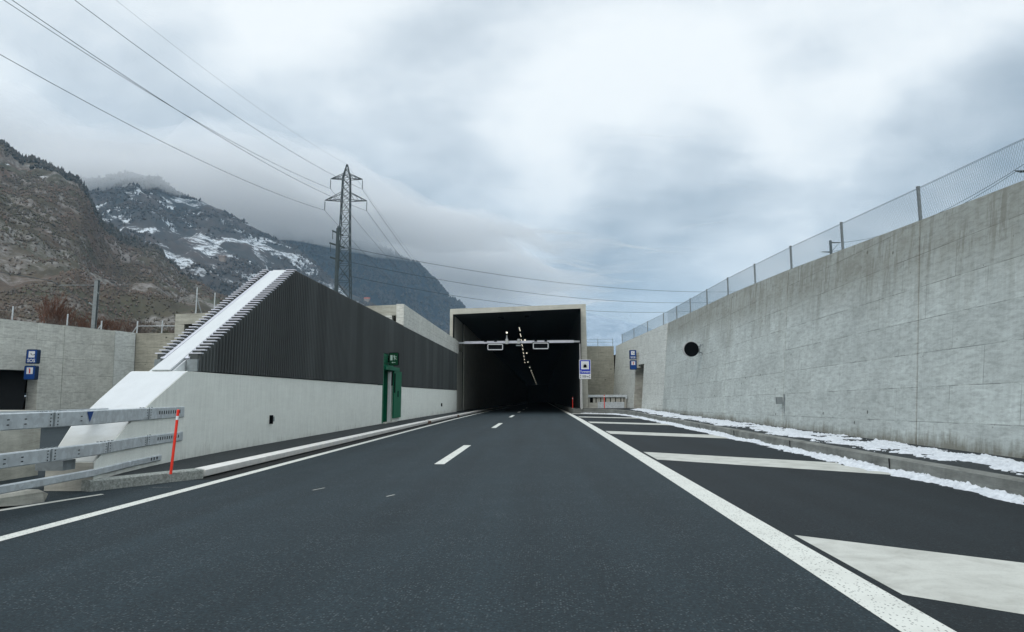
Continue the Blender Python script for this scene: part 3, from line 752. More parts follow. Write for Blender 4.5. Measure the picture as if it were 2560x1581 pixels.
# core slab with sloping coping
Y0, Y1 = 15.72, 22.61
mb = MB(); core = [(15.78, 1.90), (Y1, 5.04), (35.9, 5.04)]
mb.box((-8.03, 35.9, 3.4), (-7.52, 38.45, 5.04)); mb.box((-8.03, 38.45, 1.88), (-7.52, 67.5, 5.0))
mb.sweep(3, lambda i: [(-7.52, core[i][0], 1.88), (-7.52, core[i][0], core[i][1]), (-8.03, core[i][0], core[i][1]), (-8.03, core[i][0], 1.88)]); mb.build('core_wall', M['white_slope'], dw)
mb = MB(); mb.hexa([(-7.94, 15.74, 1.905), (-7.56, 15.74, 1.905), (-7.56, Y1 + .05, 5.055), (-7.94, Y1 + .05, 5.055), (-7.94, 15.70, 1.93), (-7.56, 15.70, 1.93), (-7.56, Y1, 5.10), (-7.94, Y1, 5.10)]); mb.build('sloping_coping', M['white_slope'], dw)
mb = MB()
for (a, b) in ((-8.08, -7.975), (-7.56, -7.46)):
    mb.hexa([(a, 16.35, 2.17), (b, 16.35, 2.17), (b, Y1 + .05, 5.03), (a, Y1 + .05, 5.03), (a, 16.32, 2.20), (b, 16.32, 2.20), (b, Y1, 5.075), (a, Y1, 5.075)])
mb.build_each('flashing', M['pale_metal'], dw)
mb = MB(); mb.hexa([(-7.975, 16.35, 2.165), (-7.94, 16.35, 2.165), (-7.94, Y1, 5.03), (-7.975, Y1, 5.03), (-7.975, 16.33, 2.185), (-7.94, 16.33, 2.185), (-7.94, Y1, 5.05), (-7.975, Y1, 5.05)]); mb.build('groove', M['dark_gap'], dw)
PIT = .168
def cladding(xo, xi, side):
    """ribs along the face; xo outer plane of ribs, xi inner plane"""
    back = MB(); tabs = MB(); s = 1 if xo > xi else -1
    xb = xo - s * .045
    k = 0; y = 16.38
    while y < 40.9:
        z1 = min(5.07, slope_z(y + PIT)) if y < 22.6 else 5.07 
        z0 = 1.925 if side == 'r' else 1.91
        if side == 'r' and 35.86 < y < 38.44: z0 = 3.37
        back.box((xb, y, z0), (xi, y + PIT - .0005, z1))
        back.hexa([(xb, y + .015, z0), (xb, y + PIT - .045, z0), (xo, y + PIT - .065, z0), (xo, y + .035, z0), (xb, y + .015, z1 - .001), (xb, y + PIT - .045, z1 - .001), (xo, y + PIT - .065, z1 - .001), (xo, y + .035, z1 - .001)])
        if y < 22.55:
            tabs.box((xo + s * .035, y - .012, z1 + .001), (xi, y + .10, z1 + .022))
        y += PIT; k += 1
    back.build('ribbed_cladding', M['clad'], dw); tabs.build('stepped_trim', M['pale_metal'], dw)
cladding(-7.255, -7.50, 'r'); cladding(-8.19, -8.05, 'l')
mb = MB(); y = 41.03
while y < 67.3:
    mb.box((-7.30, y, 1.9), (-7.5, y + PIT - .0005, 5.03))
    mb.hexa([(-7.30, y + .015, 1.9), (-7.30, y + PIT - .045, 1.9), (-7.262, y + PIT - .065, 1.9), (-7.262, y + .035, 1.9), (-7.30, y + .015, 5.029), (-7.30, y + PIT - .045, 5.029), (-7.262, y + PIT - .065, 5.029), (-7.262, y + .035, 5.029)]); y += PIT
mb.build('ribbed_cladding', M['clad'], dw)
mb = MB(); mb.box((-7.50, 16.30, 1.92), (-7.27, 16.372, 2.17)); mb.box((-8.06, 16.30, 1.92), (-8.19, 16.372, 2.17)); mb.build_each('end_box', M['steel_dark'], dw)
# little grey boxes on the white face
for (y, z, lab) in ((21.0, .72, 'small grey box on the white wall face left of the green door'), (57.1, .70, 'small grey box on the white wall near the tunnel mouth')):
    b_ = thing('wall_box', (-7.3, y, z), lab, 'box')
    mb = MB(); mb.box((-7.29, y, z), (-7.22, y + .16, z + .13)); mb.build('housing', M['grey'], b_)
    mb = MB(); mb.box((-7.295, y - .035, z - .06), (-7.20, y - .004, z + .17)); mb.build('bracket', M['black'], b_)

# ------------------------------------------------------------------ green emergency exit
ex = thing('emergency_exit', (-7.5, 37, .14), 'bright green emergency exit door frame let into the dark and white wall', 'door')
mb = MB(); mb.box((-7.98, 35.92, .12), (-7.28, 36.10, 3.35)); mb.box((-7.98, 36.1, 2.72), (-7.30, 38.44, 3.35)); mb.build('frame', M['green'], ex)
mb = MB(); mb.box((-7.98, 36.1, .13), (-7.90, 38.44, 2.72)); mb.box((-7.9, 37.9, .13), (-7.45, 38.40, 2.70)); mb.build('back_panel', M['green'], ex)
mb = MB(); mb.box((-7.448, 37.88, .16), (-7.30, 37.96, 2.55)); mb.build('door_edge', M['white_plastic'], ex)
mb = MB(); mb.box((-7.22, 38.36, 1.55), (-7.205, 38.62, 2.5)); mb.build('black_slot', M['black'], ex)  # thin black strip on the door face
mb = MB(); mb.box((-7.29, 38.35, .32), (-7.22, 40.35, 2.62)); dl = mb.build('sliding_door', M['green'], ex)
mb = MB(); mb.box((-7.22, 39.3, 1.35), (-7.205, 39.5, 1.65)); mb.build('handle', M['black'], dl)
mb = MB(); mb.box((-7.27, 36.1, 2.62), (-7.19, 39.6, 2.80)); mb.build('door_track', M['green'], ex)
mb = MB(); 
for z in (2.9, 3.05, 3.2): mb.box((-7.29, 36.15, z), (-7.27, 37.4, z + .04))
mb.build_each('louvre', M['dark_green'], ex)
mb = MB(); mb.box((-7.5, 35.9, .14), (-7.15, 38.9, .17)); mb.build('sill', M['conc_block'], ex)

def rrect(x0, x1, z0, z1, r, n=5):
    pts = []
    for cx, cz_, a0 in ((x0 + r, z0 + r, 180), (x1 - r, z0 + r, 270), (x1 - r, z1 - r, 0), (x0 + r, z1 - r, 90)):
        for k in range(n): a = math.radians(a0 + 90.0 * k / (n - 1)); pts.append((cx + r * math.cos(a), cz_ + r * math.sin(a)))
    return pts
def text_part(name, s, size, x, y, z, mat, parent, align='CENTER', bold=0.0, width=1.0):
    c = bpy.data.curves.new('t', 'FONT'); c.body = s; c.size = size; c.align_x = align; c.extrude = .003; c.offset = bold; c.resolution_u = 3
    o = bpy.data.objects.new('t', c); COL.objects.link(o)
    bpy.context.view_layer.update()
    me = bpy.data.meshes.new_from_object(o.evaluated_get(bpy.context.evaluated_depsgraph_get())); me.name = name
    bpy.data.objects.remove(o); bpy.data.curves.remove(c)
    off_ = Vector(parent['_o'])
    for v in me.vertices: v.co = Vector((v.co.x * width + x, y - v.co.z, v.co.y + z)) - off_
    me.materials.clear(); me.materials.append(mat)
    q = bpy.data.objects.new(name, me); COL.objects.link(q); q.parent = parent; return q
# running man sign
es = thing('exit_sign', (-7.0, 37.0, 2.85), 'green lit exit sign with running figure, open door and left arrow, above the green door', 'sign')
mb = MB(); mb.plate(rrect(-7.24, -6.79, 2.83, 3.44, .05), 37.0, 37.14); mb.build('housing', M['black'], es)
mb = MB(); mb.plate(rrect(-7.215, -6.815, 2.855, 3.415, .04), 36.992, 36.999); mb.build('panel', M['dark_green'], es)
mb = MB(); Y = 36.986
mb.plate([(-7.18, 3.07), (-7.07, 3.07), (-7.07, 3.32), (-7.18, 3.32)], Y, Y + .004)
mb.disc((-7.0, Y, 3.305), .022, (0, -1, 0), -.004, 10)
def limb(a, b, w):
    a, b = Vector(a), Vector(b); d_ = (b - a).normalized(); n_ = Vector((-d_.y, d_.x)) * w
    mb.plate([tuple(a - n_), tuple(b - n_), tuple(b + n_), tuple(a + n_)], Y, Y + .004)
limb((-6.995, 3.28), (-6.96, 3.18), .026); limb((-6.99, 3.27), (-7.045, 3.215), .010); limb((-6.98, 3.27), (-6.91, 3.255), .010); limb((-6.91, 3.255), (-6.88, 3.22), .010)
limb((-6.965, 3.185), (-6.92, 3.13), .014); limb((-6.92, 3.13), (-6.87, 3.125), .012); limb((-6.965, 3.185), (-6.995, 3.13), .014); limb((-6.995, 3.13), (-6.985, 3.08), .012)
limb((-7.06, 2.97), (-6.93, 2.97), .013); mb.plate([(-7.12, 2.97), (-7.05, 2.93), (-7.05, 3.01)], Y, Y + .004)
mb.build('pictogram', M['pale_green'], es)
mb = MB(); mb.box((-7.3, 37.04, 3.0), (-7.22, 37.1, 3.3)); mb.build('bracket', M['black'], es)

# ------------------------------------------------------------------ emergency phone and extinguisher signs
def phone_icon(mb, cx, cz_, k, Y):
    pts = []
    for i in range(9):
        a = math.radians(205 + i * 12); pts.append((cx + .30 * k + math.cos(a) * .55 * k, cz_ + .34 * k + math.sin(a) * .55 * k))
    for i in range(8): mb.plate([pts[i], pts[i + 1], (pts[i + 1][0] - .10 * k * math.cos(math.radians(205 + (i + 1) * 12)), pts[i + 1][1] - .10 * k * math.sin(math.radians(205 + (i + 1) * 12))), (pts[i][0] - .10 * k * math.cos(math.radians(205 + i * 12)), pts[i][1] - .10 * k * math.sin(math.radians(205 + i * 12)))], Y, Y + .004)
    mb.disc((pts[0][0] + .07 * k, Y, pts[0][1]), .12 * k, (0, -1, 0), -.004, 10); mb.disc((pts[8][0], Y, pts[8][1] + .06 * k), .12 * k, (0, -1, 0), -.004, 10)
def sos(x0, x1, z0, z1, y, dep, kind, lab):
    s = thing('sos_sign' if kind == 'sos' else 'extinguisher_sign', ((x0 + x1) / 2, y, z0), lab, 'sign')
    w = x1 - x0; h = z1 - z0
    mb = MB(); mb.plate(rrect(x0, x1, z0, z1, .12 * w), y, y + dep); mb.build('housing', M['navy'], s)
    i = .07 * w
    mb = MB(); mb.plate(rrect(x0 + i, x1 - i, z0 + i, z1 - i, .08 * w), y - .008, y - .001); mb.build('panel', M['blue'], s)
    q = .54 * w; cx = (x0 + x1) / 2; qz = z1 - .16 * w - q
    mb = MB(); mb.plate([(cx - q / 2, qz), (cx + q / 2, qz), (cx + q / 2, qz + q), (cx - q / 2, qz + q)], y - .014, y - .009); mb.build('white_square', M['sign_white'], s)
    mb = MB()
    if kind == 'sos':
        phone_icon(mb, cx, qz + q / 2, q * .72, y - .020); mb.build('handset_symbol', M['black'], s)
        text_part('lettering', 'SOS', .40 * w, cx, y - .016, z0 + .14 * w, M['sign_white'], s, bold=.004)
    else:
        mb.plate(rrect(cx - .09 * q, cx + .11 * q, qz + .1 * q, qz + .74 * q, .06 * q), y - .020, y - .015)
        mb.plate([(cx - .04 * q, qz + .74 * q), (cx + .06 * q, qz + .74 * q), (cx + .05 * q, qz + .86 * q), (cx - .25 * q, qz + .80 * q), (cx - .25 * q, qz + .86 * q - .02)], y - .020, y - .015)
        mb.build('extinguisher_symbol', M['red'], s)
    return s
sos(7.39, 7.97, 4.42, 5.20, 66.0, .25, 'sos', 'blue phone sign reading SOS by the niche in the pale right wall')
sos(7.41, 7.98, 3.56, 4.35, 66.0, .25, 'ext', 'blue fire extinguisher sign below the phone sign on the pale right wall')
mb = MB(); mb.box((7.98, 66.05, 3.7), (8.35, 66.25, 5.0)); tag(mb.build('cable_box', M['conc_block']), 'grey cable box joining the signs to the pale right wall', 'box')
sos(-22.92, -22.40, 2.82, 3.46, 34.0, .22, 'sos', 'blue phone sign reading SOS on the far left wall')
sos(-22.95, -22.42, 2.11, 2.74, 34.0, .22, 'ext', 'blue fire extinguisher sign below the phone sign on the far left wall')

# ------------------------------------------------------------------ tunnel name sign
ts = thing('tunnel_sign', (3.65, 66, .3), 'blue tunnel sign with a length plate on a pole right of the tunnel mouth', 'sign')
x0, x1, z0, z1, y = 3.17, 4.14, 2.80, 4.40, 66.0
mb = MB(); mb.plate(rrect(x0, x1, z0, z1, .04), y, y + .03); mb.build('white_board', M['sign_white'], ts)
mb = MB(); mb.plate(rrect(x0 + .04, x1 - .04, z0 + .42, z1 - .04, .03), y - .006, y - .001); mb.build('blue_field', M['blue2'], ts)
cx = (x0 + x1) / 2
mb = MB(); mb.plate([(cx - .33, z0 + .80), (cx + .33, z0 + .80), (cx + .33, z1 - .13), (cx - .33, z1 - .13)], y - .012, y - .007); mb.build('white_square', M['sign_white'], ts)
mb = MB()
def arch(r0, h, r): return [(cx - r, r0), (cx + r, r0)] + [(cx + r * math.cos(math.radians(a)), h + r * math.sin(math.radians(a))) for a in range(0, 181, 20)]
zb = z0 + .93
mb.plate(arch(zb, zb + .15, .14), y - .024, y - .019); mb.build('arch_symbol', M['black'], ts)
mb = MB()
for k in range(9):
    a0, a1 = math.radians(2 + k * 20), math.radians(16 + k * 20); c0 = zb + .15
    mb.plate([(cx + r * math.cos(a), c0 + r * math.sin(a)) for r, a in ((.19, a0), (.245, a0), (.245, a1), (.19, a1))], y - .018, y - .013)
for sx in (-1, 1): mb.plate([(cx + sx * .19, zb), (cx + sx * .245, zb), (cx + sx * .245, zb + .14), (cx + sx * .19, zb + .14)][::sx], y - .018, y - .013)
mb.build('arch_stones', M['light_grey'], ts)
text_part('lettering', 'Turtmann', .235, cx, y - .012, z0 + .53, M['sign_white'], ts, bold=.004, width=.88)
text_part('lettering', '1320 m', .225, cx, y - .006, z0 + .13, M['black'], ts, bold=.004, width=.86)
mb = MB()
for ax in (x0 + .10, x1 - .10):
    mb.plate([(ax - .012, z0 + .10), (ax + .012, z0 + .10), (ax + .012, z0 + .33), (ax - .012, z0 + .33)], y - .006, y - .001)
    mb.plate([(ax - .045, z0 + .28), (ax + .045, z0 + .28), (ax, z0 + .37)], y - .007, y - .002); mb.plate([(ax - .045, z0 + .14), (ax, z0 + .06), (ax + .045, z0 + .14)], y - .007, y - .002)
mb.build('length_arrows', M['black'], ts)
mb = MB(); mb.tube([(3.36, 66.08, .3), (3.36, 66.08, 4.3)], .03, 8); mb.build('pole', M['white_plastic'], ts)
mb = MB(); mb.tube([(3.40, 69.0 - .06, .3), (3.40, 68.94, 5.95)], .035, 6); tag(mb.build('conduit', M['white_plastic']), 'pale conduit pipe up the right edge of the tunnel mouth', 'pipe')

# ------------------------------------------------------------------ round blank sign on the right wall
rs = thing('round_sign', (8.4, 44, 4.0), 'round black blank sign with pale rim standing out from the right wall', 'sign')
c = (8.36, 44.0, 3.98)
mb = MB(); mb.disc((8.34, 44.02, 3.99), .445, (0, -1, 0), -.16, 36); mb.build('housing', M['light_grey'], rs)
mb = MB(); mb.disc(c, .41, (0, -1, 0), -.02, 36); mb.v = [v + Vector((.02, -.02, -.01)) for v in mb.v]; mb.build('face', M['black'], rs)
mb = MB(); mb.tube([(8.74, 44.1, 4.1), (9.05, 44.15, 4.25)], .03, 6); mb.tube([(8.74, 44.1, 3.85), (9.02, 44.15, 3.75)], .03, 6); mb.tube([(8.8, 44.1, 3.72), (8.92, 44.12, 4.26)], .035, 6); mb.build('bracket', M['steel_dark'], rs)
# box and conduit on the right wall
pb_ = thing('junction_box', (8.7, 29, 1.1), 'small grey junction box with a drop pipe low on the right wall', 'box')
mb = MB(); mb.box((8.50, 28.9, 1.10), (8.72, 29.04, 1.35)); mb.build('housing', M['grey'], pb_)
mb = MB(); mb.tube([(8.74, 28.86, .3), (8.76, 28.86, 1.45)], .022, 6); mb.build('drop_pipe', M['steel_dark'], pb_)

# ------------------------------------------------------------------ barrier by the tunnel mouth
br = thing('slotted_barrier', (5.5, 69.5, .3), 'concrete barrier with vertical slots and steel plate between tunnel mouth and right wall', 'barrier')
mb = MB(); mb.box((4.1, 69.3, .25), (7.4, 69.5, .80)); mb.box((4.1, 69.3, 1.24), (7.4, 69.5, 1.30))
xs_ = [4.1, 4.22, 4.62, 4.84, 5.06, 5.29, 5.52, 5.73, 5.96, 6.19, 6.42, 6.72, 6.86, 7.02, 7.14, 7.3]
sl = [(4.22, 4.50), (4.72, 4.81), (5.13, 5.22), (5.55, 5.64), (5.97, 6.06), (6.42, 6.51), (6.88, 6.97), (7.15, 7.24)]
px_ = 4.1
for a, b in sl + [(7.4, 7.4)]:
    mb.box((px_, 69.3, .80), (a, 69.5, 1.24)); px_ = b
mb.build('slotted_wall', M['conc_block'], br)
mb = MB(); mb.box((4.1, 69.52, .3), (7.4, 69.6, 1.25)); mb.build('backing', M['black'], br)
mb = MB(); mb.box((3.45, 69.15, 1.28), (7.45, 69.32, 1.48)); mb.box((7.3, 69.1, 1.16), (7.45, 69.15, 1.48)); mb.build('top_rail', M['steel'], br)
mb = MB(); mb.box((4.9, 69.2, .32), (7.2, 69.28, .86)); mb.build('kick_plate', M['steel'], br)
mb = MB(); 
for x in (5.9, 6.3, 6.75, 7.1): mb.disc((x, 69.2, 1.50), .03, (0, 0, 1), .06, 8)
mb.build_each('bolt', M['steel_dark'], br)

# ------------------------------------------------------------------ red marker posts
def marker(x, y, z, h, r, lean, lab):
    m_ = thing('marker_post', (x, y, z), lab, 'marker post', 'red marker posts')
    p = lambda t: (x + lean * t, y, z + h * t)
    mb = MB(); mb.tube([p(0), p(.84)], r, 12); mb.build('shaft', M['orange'], m_)
    mb = MB(); mb.tube([p(.84), p(.90)], r * 1.03, 12); mb.build('white_band', M['white_plastic'], m_)
    mb = MB(); mb.tube([p(.90), p(.99), p(1.0)], [r, r, r * .8], 12); mb.build('cap', M['orange'], m_)
marker(-6.0, 12.72, .15, 1.03, .022, 0.06, 'red plastic marker post with white band on the granite kerb at the left')
marker(5.38, 68.0, .35, 1.12, .035, 0.0, 'red marker post in front of the slotted barrier')
marker(2.80, 71.5, .30, .98, .032, 0.0, 'red marker post on the kerb just inside the tunnel mouth')

# ------------------------------------------------------------------ guardrail at the left
gr = thing('guardrail', (-6.7, 11, 0), 'galvanised guardrail of three beams bolted to the nose of the white wall', 'guardrail')
def rpath(off_=0.0, y1=15.6):
    P = [(-6.05, 3.0), (-6.3, 6.0), (-6.50, 8.3), (-6.585, 9.5), (-6.64, 11.0), (-6.67, 11.72), (-6.765, 12.3), (-6.89, 13.0), (-6.975, 13.6), (-7.045, 14.2), (-7.08, 14.6), (-7.10, 14.8), (-7.16, 15.6)]
    out = [(x, y) for x, y in P if y <= y1]
    return [(x + off_, y) for x, y in out]
def rail(name, z0, z1, y1, dep=.09, lip=.012):
    pts = rpath(.0, y1); mb = MB()
    def pr_(i):
        x, y = pts[i]
        return [(x, y, z0 + lip), (x, y, z1 - lip), (x - .012, y, z1), (x - dep, y, z1), (x - dep, y, z1 - .01), (x - .02, y, z1 - .012), (x - .02, y, z0 + .012), (x - dep, y, z0 + .01), (x - dep, y, z0), (x - .012, y, z0)]
    mb.sweep(len(pts), pr_); return mb.build(name, M['steel'], gr)
def onrail(y, off_=.003):
    P = rpath(0, 99)
    for a, b in zip(P, P[1:]):
        if a[1] <= y <= b[1]:
            t = (y - a[1]) / (b[1] - a[1]); return a[0] + (b[0] - a[0]) * t + off_
    return P[-1][0] + off_
r1 = rail('beam', .98, 1.19, 15.6); r2 = rail('beam', .52, .70, 15.6); r3 = rail('lower_beam', .215, .32, 14.6, .05)
def hole(mb, y, z, w, h):
    x = onrail(y); xb_ = onrail(y + w)
    mb.add([(x, y, z), (xb_, y + w, z), (xb_, y + w, z + h), (x, y, z + h)], [(0, 1, 2, 3)])
for (rb, z0, z1, joints) in ((r1, .98, 1.19, (10.5, 13.85)), (r2, .52, .70, (10.5, 12.1, 13.85))):
    mb = MB(); H = z1 - z0
    for j in joints:
        for dy in (-.07, .10):
            for k in range(4): hole(mb, j + dy, z0 + H * (.12 + .22 * k), .028, .016)
    for k in range(10): hole(mb, 14.35 + k * .11, z0 + H * .40, .045, H * .30)
    for y in (9.52, 9.87, 11.18, 8.7): hole(mb, y, z0 + H * .28, .05, .014); hole(mb, y, z0 + H * .58, .05, .014)
    mb.build('bolt_holes', M['dark_gap'], rb, recalc=False)
    mb = MB()
    for j in joints: mb.add([(onrail(j, .004), j, z0 + .008), (onrail(j + .045, .004), j + .045, z0 + .008), (onrail(j + .045, .004), j + .045, z1 - .008), (onrail(j, .004), j, z1 - .008)], [(0, 1, 2, 3)])
    mb.build_each('joint_strip', M['steel_dark'], rb)
    mb = MB()
    for j in joints:
        for k in range(5): mb.box((onrail(j) - .07, j - .2 + k * .1, z1), (onrail(j) - .045, j - .17 + k * .1, z1 + .012))
    mb.build_each('bolt', M['steel_dark'], rb)
mb = MB()
for k in range(3): hole(mb, 14.1 + k * .13, .25, .05, .05)
mb.build('bolt_holes', M['dark_gap'], r3, recalc=False)
mb = MB(); mb.add([(onrail(11.34, .006), 11.34, 1.175), (onrail(11.52, .006), 11.52, 1.175), (onrail(11.43, .006), 11.43, 1.02)], [(0, 1, 2)]); mb.build('blue_marker', M['blue'], r1, recalc=False)
mb = MB(); ppts = rpath(-.62, 13.6)
mb.sweep(len(ppts), lambda i: [(ppts[i][0] - .0, ppts[i][1], 1.0), (ppts[i][0], ppts[i][1], 1.19), (ppts[i][0] - .07, ppts[i][1], 1.19), (ppts[i][0] - .07, ppts[i][1], 1.0)])
tag(mb.build('back_beam', M['steel'], gr))
mb = MB()
for y in (4.5, 8.2):
    x = onrail(y, -.12); mb.box((x - .10, y, -.05), (x, y + .06, 1.15))
mb.box((onrail(11.0, -.5), 11.0, .36), (onrail(11.0, -.1), 11.3, .50)); mb.box((onrail(11, -.62), 10.9, 1.03), (onrail(11, -.09), 11.0, 1.15)); mb.build_each('post', M['steel_dark'], gr)

# concrete barrier end and footing at the left edge
cb = MB(); cb.hexa([(-11.5, 5, -.05), (-8.96, 5, -.05), (-9.02, 14.0, -.05), (-11.5, 14.0, -.05), (-11.45, 5, 1.15), (-9.0, 5, 1.15), (-9.05, 14.0, 1.15), (-11.45, 14.0, 1.15)])
cbo = cb.build('concrete_barrier', M['conc_block']); tag(cbo, 'waist high concrete barrier block behind the guardrail at the left edge', 'barrier')
mb = MB(); pr2 = [(-6.62, 10.56), (-6.66, 10.50), (-6.72, 10.2), (-6.82, 9.6), (-6.66, 7), (-6.4, 4)]
mb.sweep(len(pr2), lambda i: [(pr2[i][0] + (.0 if i else -.06), pr2[i][1], 0.0 if pr2[i][1] > 9.9 else .05), (pr2[i][0] - .02, pr2[i][1], .13 if i else .10), (pr2[i][0] - .08, pr2[i][1], .165 if i else .12), (pr2[i][0] - .5, pr2[i][1], .165 if i else .12), (pr2[i][0] - .5, pr2[i][1], -.02)])
tag(mb.build('concrete_footing', M['conc_block']), 'low pale concrete footing under the near end of the guardrail', 'footing')

# ------------------------------------------------------------------ far left wall
fw = thing('side_wall', (-22.5, 37, 0), 'pale grey concrete wall beyond the other carriageway, at the left edge', 'wall')
LP = [(-21.6, 41.0), (-21.95, 39.6), (-22.7, 36.5), (-23.56, 33.0), (-24.6, 28.5), (-26.2, 20.0), (-26.9, -20)]
def seg(mb, a, b, z0, za, zb_, th=.6):
    mb.hexa([(a[0], a[1], z0), (b[0], b[1], z0), (b[0] - th, b[1] + .1, z0), (a[0] - th, a[1] + .1, z0), (a[0] - .12, a[1], za), (b[0] - .12, b[1], zb_), (b[0] - th, b[1] + .1, zb_), (a[0] - th, a[1] + .1, za)])
for k, (a, b) in enumerate(zip(LP, LP[1:])):
    mb = MB()
    za, zb_ = 4.74 + (k == 0) * .0, 4.76
    d_ = (Vector(b) - Vector(a)).normalized() * .012
    a2 = (a[0] + d_.x, a[1] + d_.y); b2 = (b[0] - d_.x, b[1] - d_.y)
    if k == 2:
        m0 = (Vector(a2) + (Vector(b2) - Vector(a2)) * .37); m1 = (Vector(a2) + (Vector(b2) - Vector(a2)) * .97)
        seg(mb, a2, tuple(m0), -.1, za, zb_); seg(mb, tuple(m1), b2, -.1, za, zb_); seg(mb, tuple(m0), tuple(m1), 2.55, za, zb_)
        nb = MB(); nb.hexa([(m0.x - .62, m0.y, -.1), (m1.x - .62, m1.y, -.1), (m1.x - 1.4, m1.y, -.1), (m0.x - 1.4, m0.y, -.1), (m0.x - .62, m0.y, 2.7), (m1.x - .62, m1.y, 2.7), (m1.x - 1.4, m1.y, 2.7), (m0.x - 1.4, m0.y, 2.7)]); nb.build('niche_back', M['dark_gap'], fw)
    else: seg(mb, a2, b2, -.1, za, zb_)
    mb.build('wall_panel', M['conc_left'] if k != 0 else M['conc_light'], fw)
mb = MB(); mb.box((-22.2, 41.06, -.1), (-19.66, 41.7, 4.74)); tag(mb.build('end_wall', M['conc_end']), 'concrete end wall left of the second tunnel mouth', 'wall')
# bits of railing and posts above it
rf = thing('rail_fence', (-21, 42, 4.7), 'low railing on two posts above the wall left of the second tunnel mouth', 'fence')
mb = MB()
for x in (-22.3, -20.9): mb.tube([(x, 42.2, 4.55), (x, 42.2, 5.5)], .035, 6)
mb.tube([(-22.7, 42.2, 4.6), (-22.32, 42.2, 5.2)], .025, 6); mb.build_each('post', M['steel'], rf)
mb = MB(); mb.tube([(-22.3, 42.2, 5.22), (-19.7, 42.2, 5.22)], .02, 6); mb.build('rail', M['steel'], rf)
for (x, y, zt, brace, lab) in ((-27.4, 44, 6.1, 0, 'bare grey fence post left of the railway mast'), (-27.9, 40, 6.1, 0, 'bare grey fence post nearest the left edge above the wall'), (-24.5, 42.5, 5.55, 1, 'fence post with slanting brace right of the railway mast')):
    o = thing('fence_post', (x, y, 4.5), lab, 'post')
    mb = MB(); mb.tube([(x, y, 4.5), (x, y, zt)], .04, 6); mb.build('post', M['steel'], o)
    if brace: mb = MB(); mb.tube([(x - .5, y, 4.6), (x - .03, y, zt - .25)], .03, 6); mb.build('brace', M['steel'], o)
for (x, zt, brace, lab) in ((-18.7, 7.25, 1, 'tall thin post with brace on the roof of the second tunnel'), (-17.7, 6.95, 0, 'tall thin plain post on the roof of the second tunnel')):
    o = thing('roof_post', (x, 41.4, 5.7), lab, 'post')
    mb = MB(); mb.tube([(x, 41.4, 5.7), (x, 41.4, zt)], .03, 6); mb.build('post', M['steel'], o)
    if brace: mb = MB(); mb.tube([(x + .35, 41.4, 5.72), (x + .03, 41.4, zt - .6)], .025, 6); mb.build('brace', M['steel_dark'], o)

# ------------------------------------------------------------------ railway masts and wires
def ibeam(mb, x, y, z0, z1, w):
    mb.box((x - w / 2, y - w / 2, z0), (x + w / 2, y - w / 2 + .02, z1)); mb.box((x - w / 2, y + w / 2 - .02, z0), (x + w / 2, y + w / 2, z1)); mb.box((x - .012, y - w / 2 + .02, z0), (x + .012, y + w / 2 - .02, z1))
ml = thing('railway_mast', (-26.4, 45, 4.5), 'grey steel railway mast with one arm behind the left wall', 'mast')
mb = MB(); ibeam(mb, -26.4, 45, 4.5, 8.2, .22); mb.box((-26.52, 44.88, 8.2), (-26.28, 45.12, 8.24)); mb.build('mast', M['steel_dark'], ml)
mb = MB(); mb.tube([(-26.5, 45, 7.93), (-28.7, 45, 7.93)], .022, 6); mb.tube([(-26.5, 44.9, 7.6), (-26.2, 44.9, 7.4)], .03, 6); mb.tube([(-26.55, 45, 6.72), (-26.8, 45, 6.86)], .05, 6); mb.build('arm', M['steel_dark'], ml)
mb = MB(); mb.tube([(-26.8, 45, 6.86), (-29.2, 45, 8.2), (-34, 44, 9.0)], .014, 4); tag(mb.build('catenary_wire', M['wire']), 'slack wire running left from the railway mast', 'wire')
mr = thing('railway_mast', (22.35, 60, 5), 'dark railway mast with two short arms seen through the right fence', 'mast')
mb = MB(); ibeam(mb, 22.35, 60, 5, 13.25, .16); mb.build('mast', M['pylon'], mr)
mb = MB(); mb.tube([(22.35, 60, 13.08), (23.1, 60, 13.08)], [.06, .035], 6); mb.tube([(22.35, 60, 12.33), (21.65, 60, 12.37)], [.06, .03], 6); mb.tube([(22.4, 60, 12.4), (22.95, 60, 13.0)], .015, 4); mb.build('arm', M['pylon'], mr)
m2 = thing('railway_mast', (24.5, 35, 5), 'nearer railway mast whose arm reaches in at the right edge', 'mast')
mb = MB(); ibeam(mb, 24.5, 35, 5, 12.4, .2); mb.build('mast', M['pylon'], m2)
mb = MB(); mb.tube([(24.5, 35, 11.6), (21.7, 35, 11.42), (21.45, 35, 11.46)], [.06, .06, .02], 6); mb.build('arm', M['pylon'], m2)
for (a, b, sag, lab) in (((21.55, 35, 11.45), (21.66, 60, 12.37), .9, 'lower wire between the two railway masts at the right'), ((22.1, 35, 11.9), (23.1, 60, 13.08), .8, 'upper wire between the two railway masts at the right')):
    a, b = Vector(a), Vector(b); mb = MB(); mb.tube([a.lerp(b, t / 14) - Vector((0, 0, 4 * sag * (t / 14) * (1 - t / 14))) for t in range(15)], .013, 4); tag(mb.build('catenary_wire', M['wire']), lab, 'wire', 'railway wires behind the right fence')

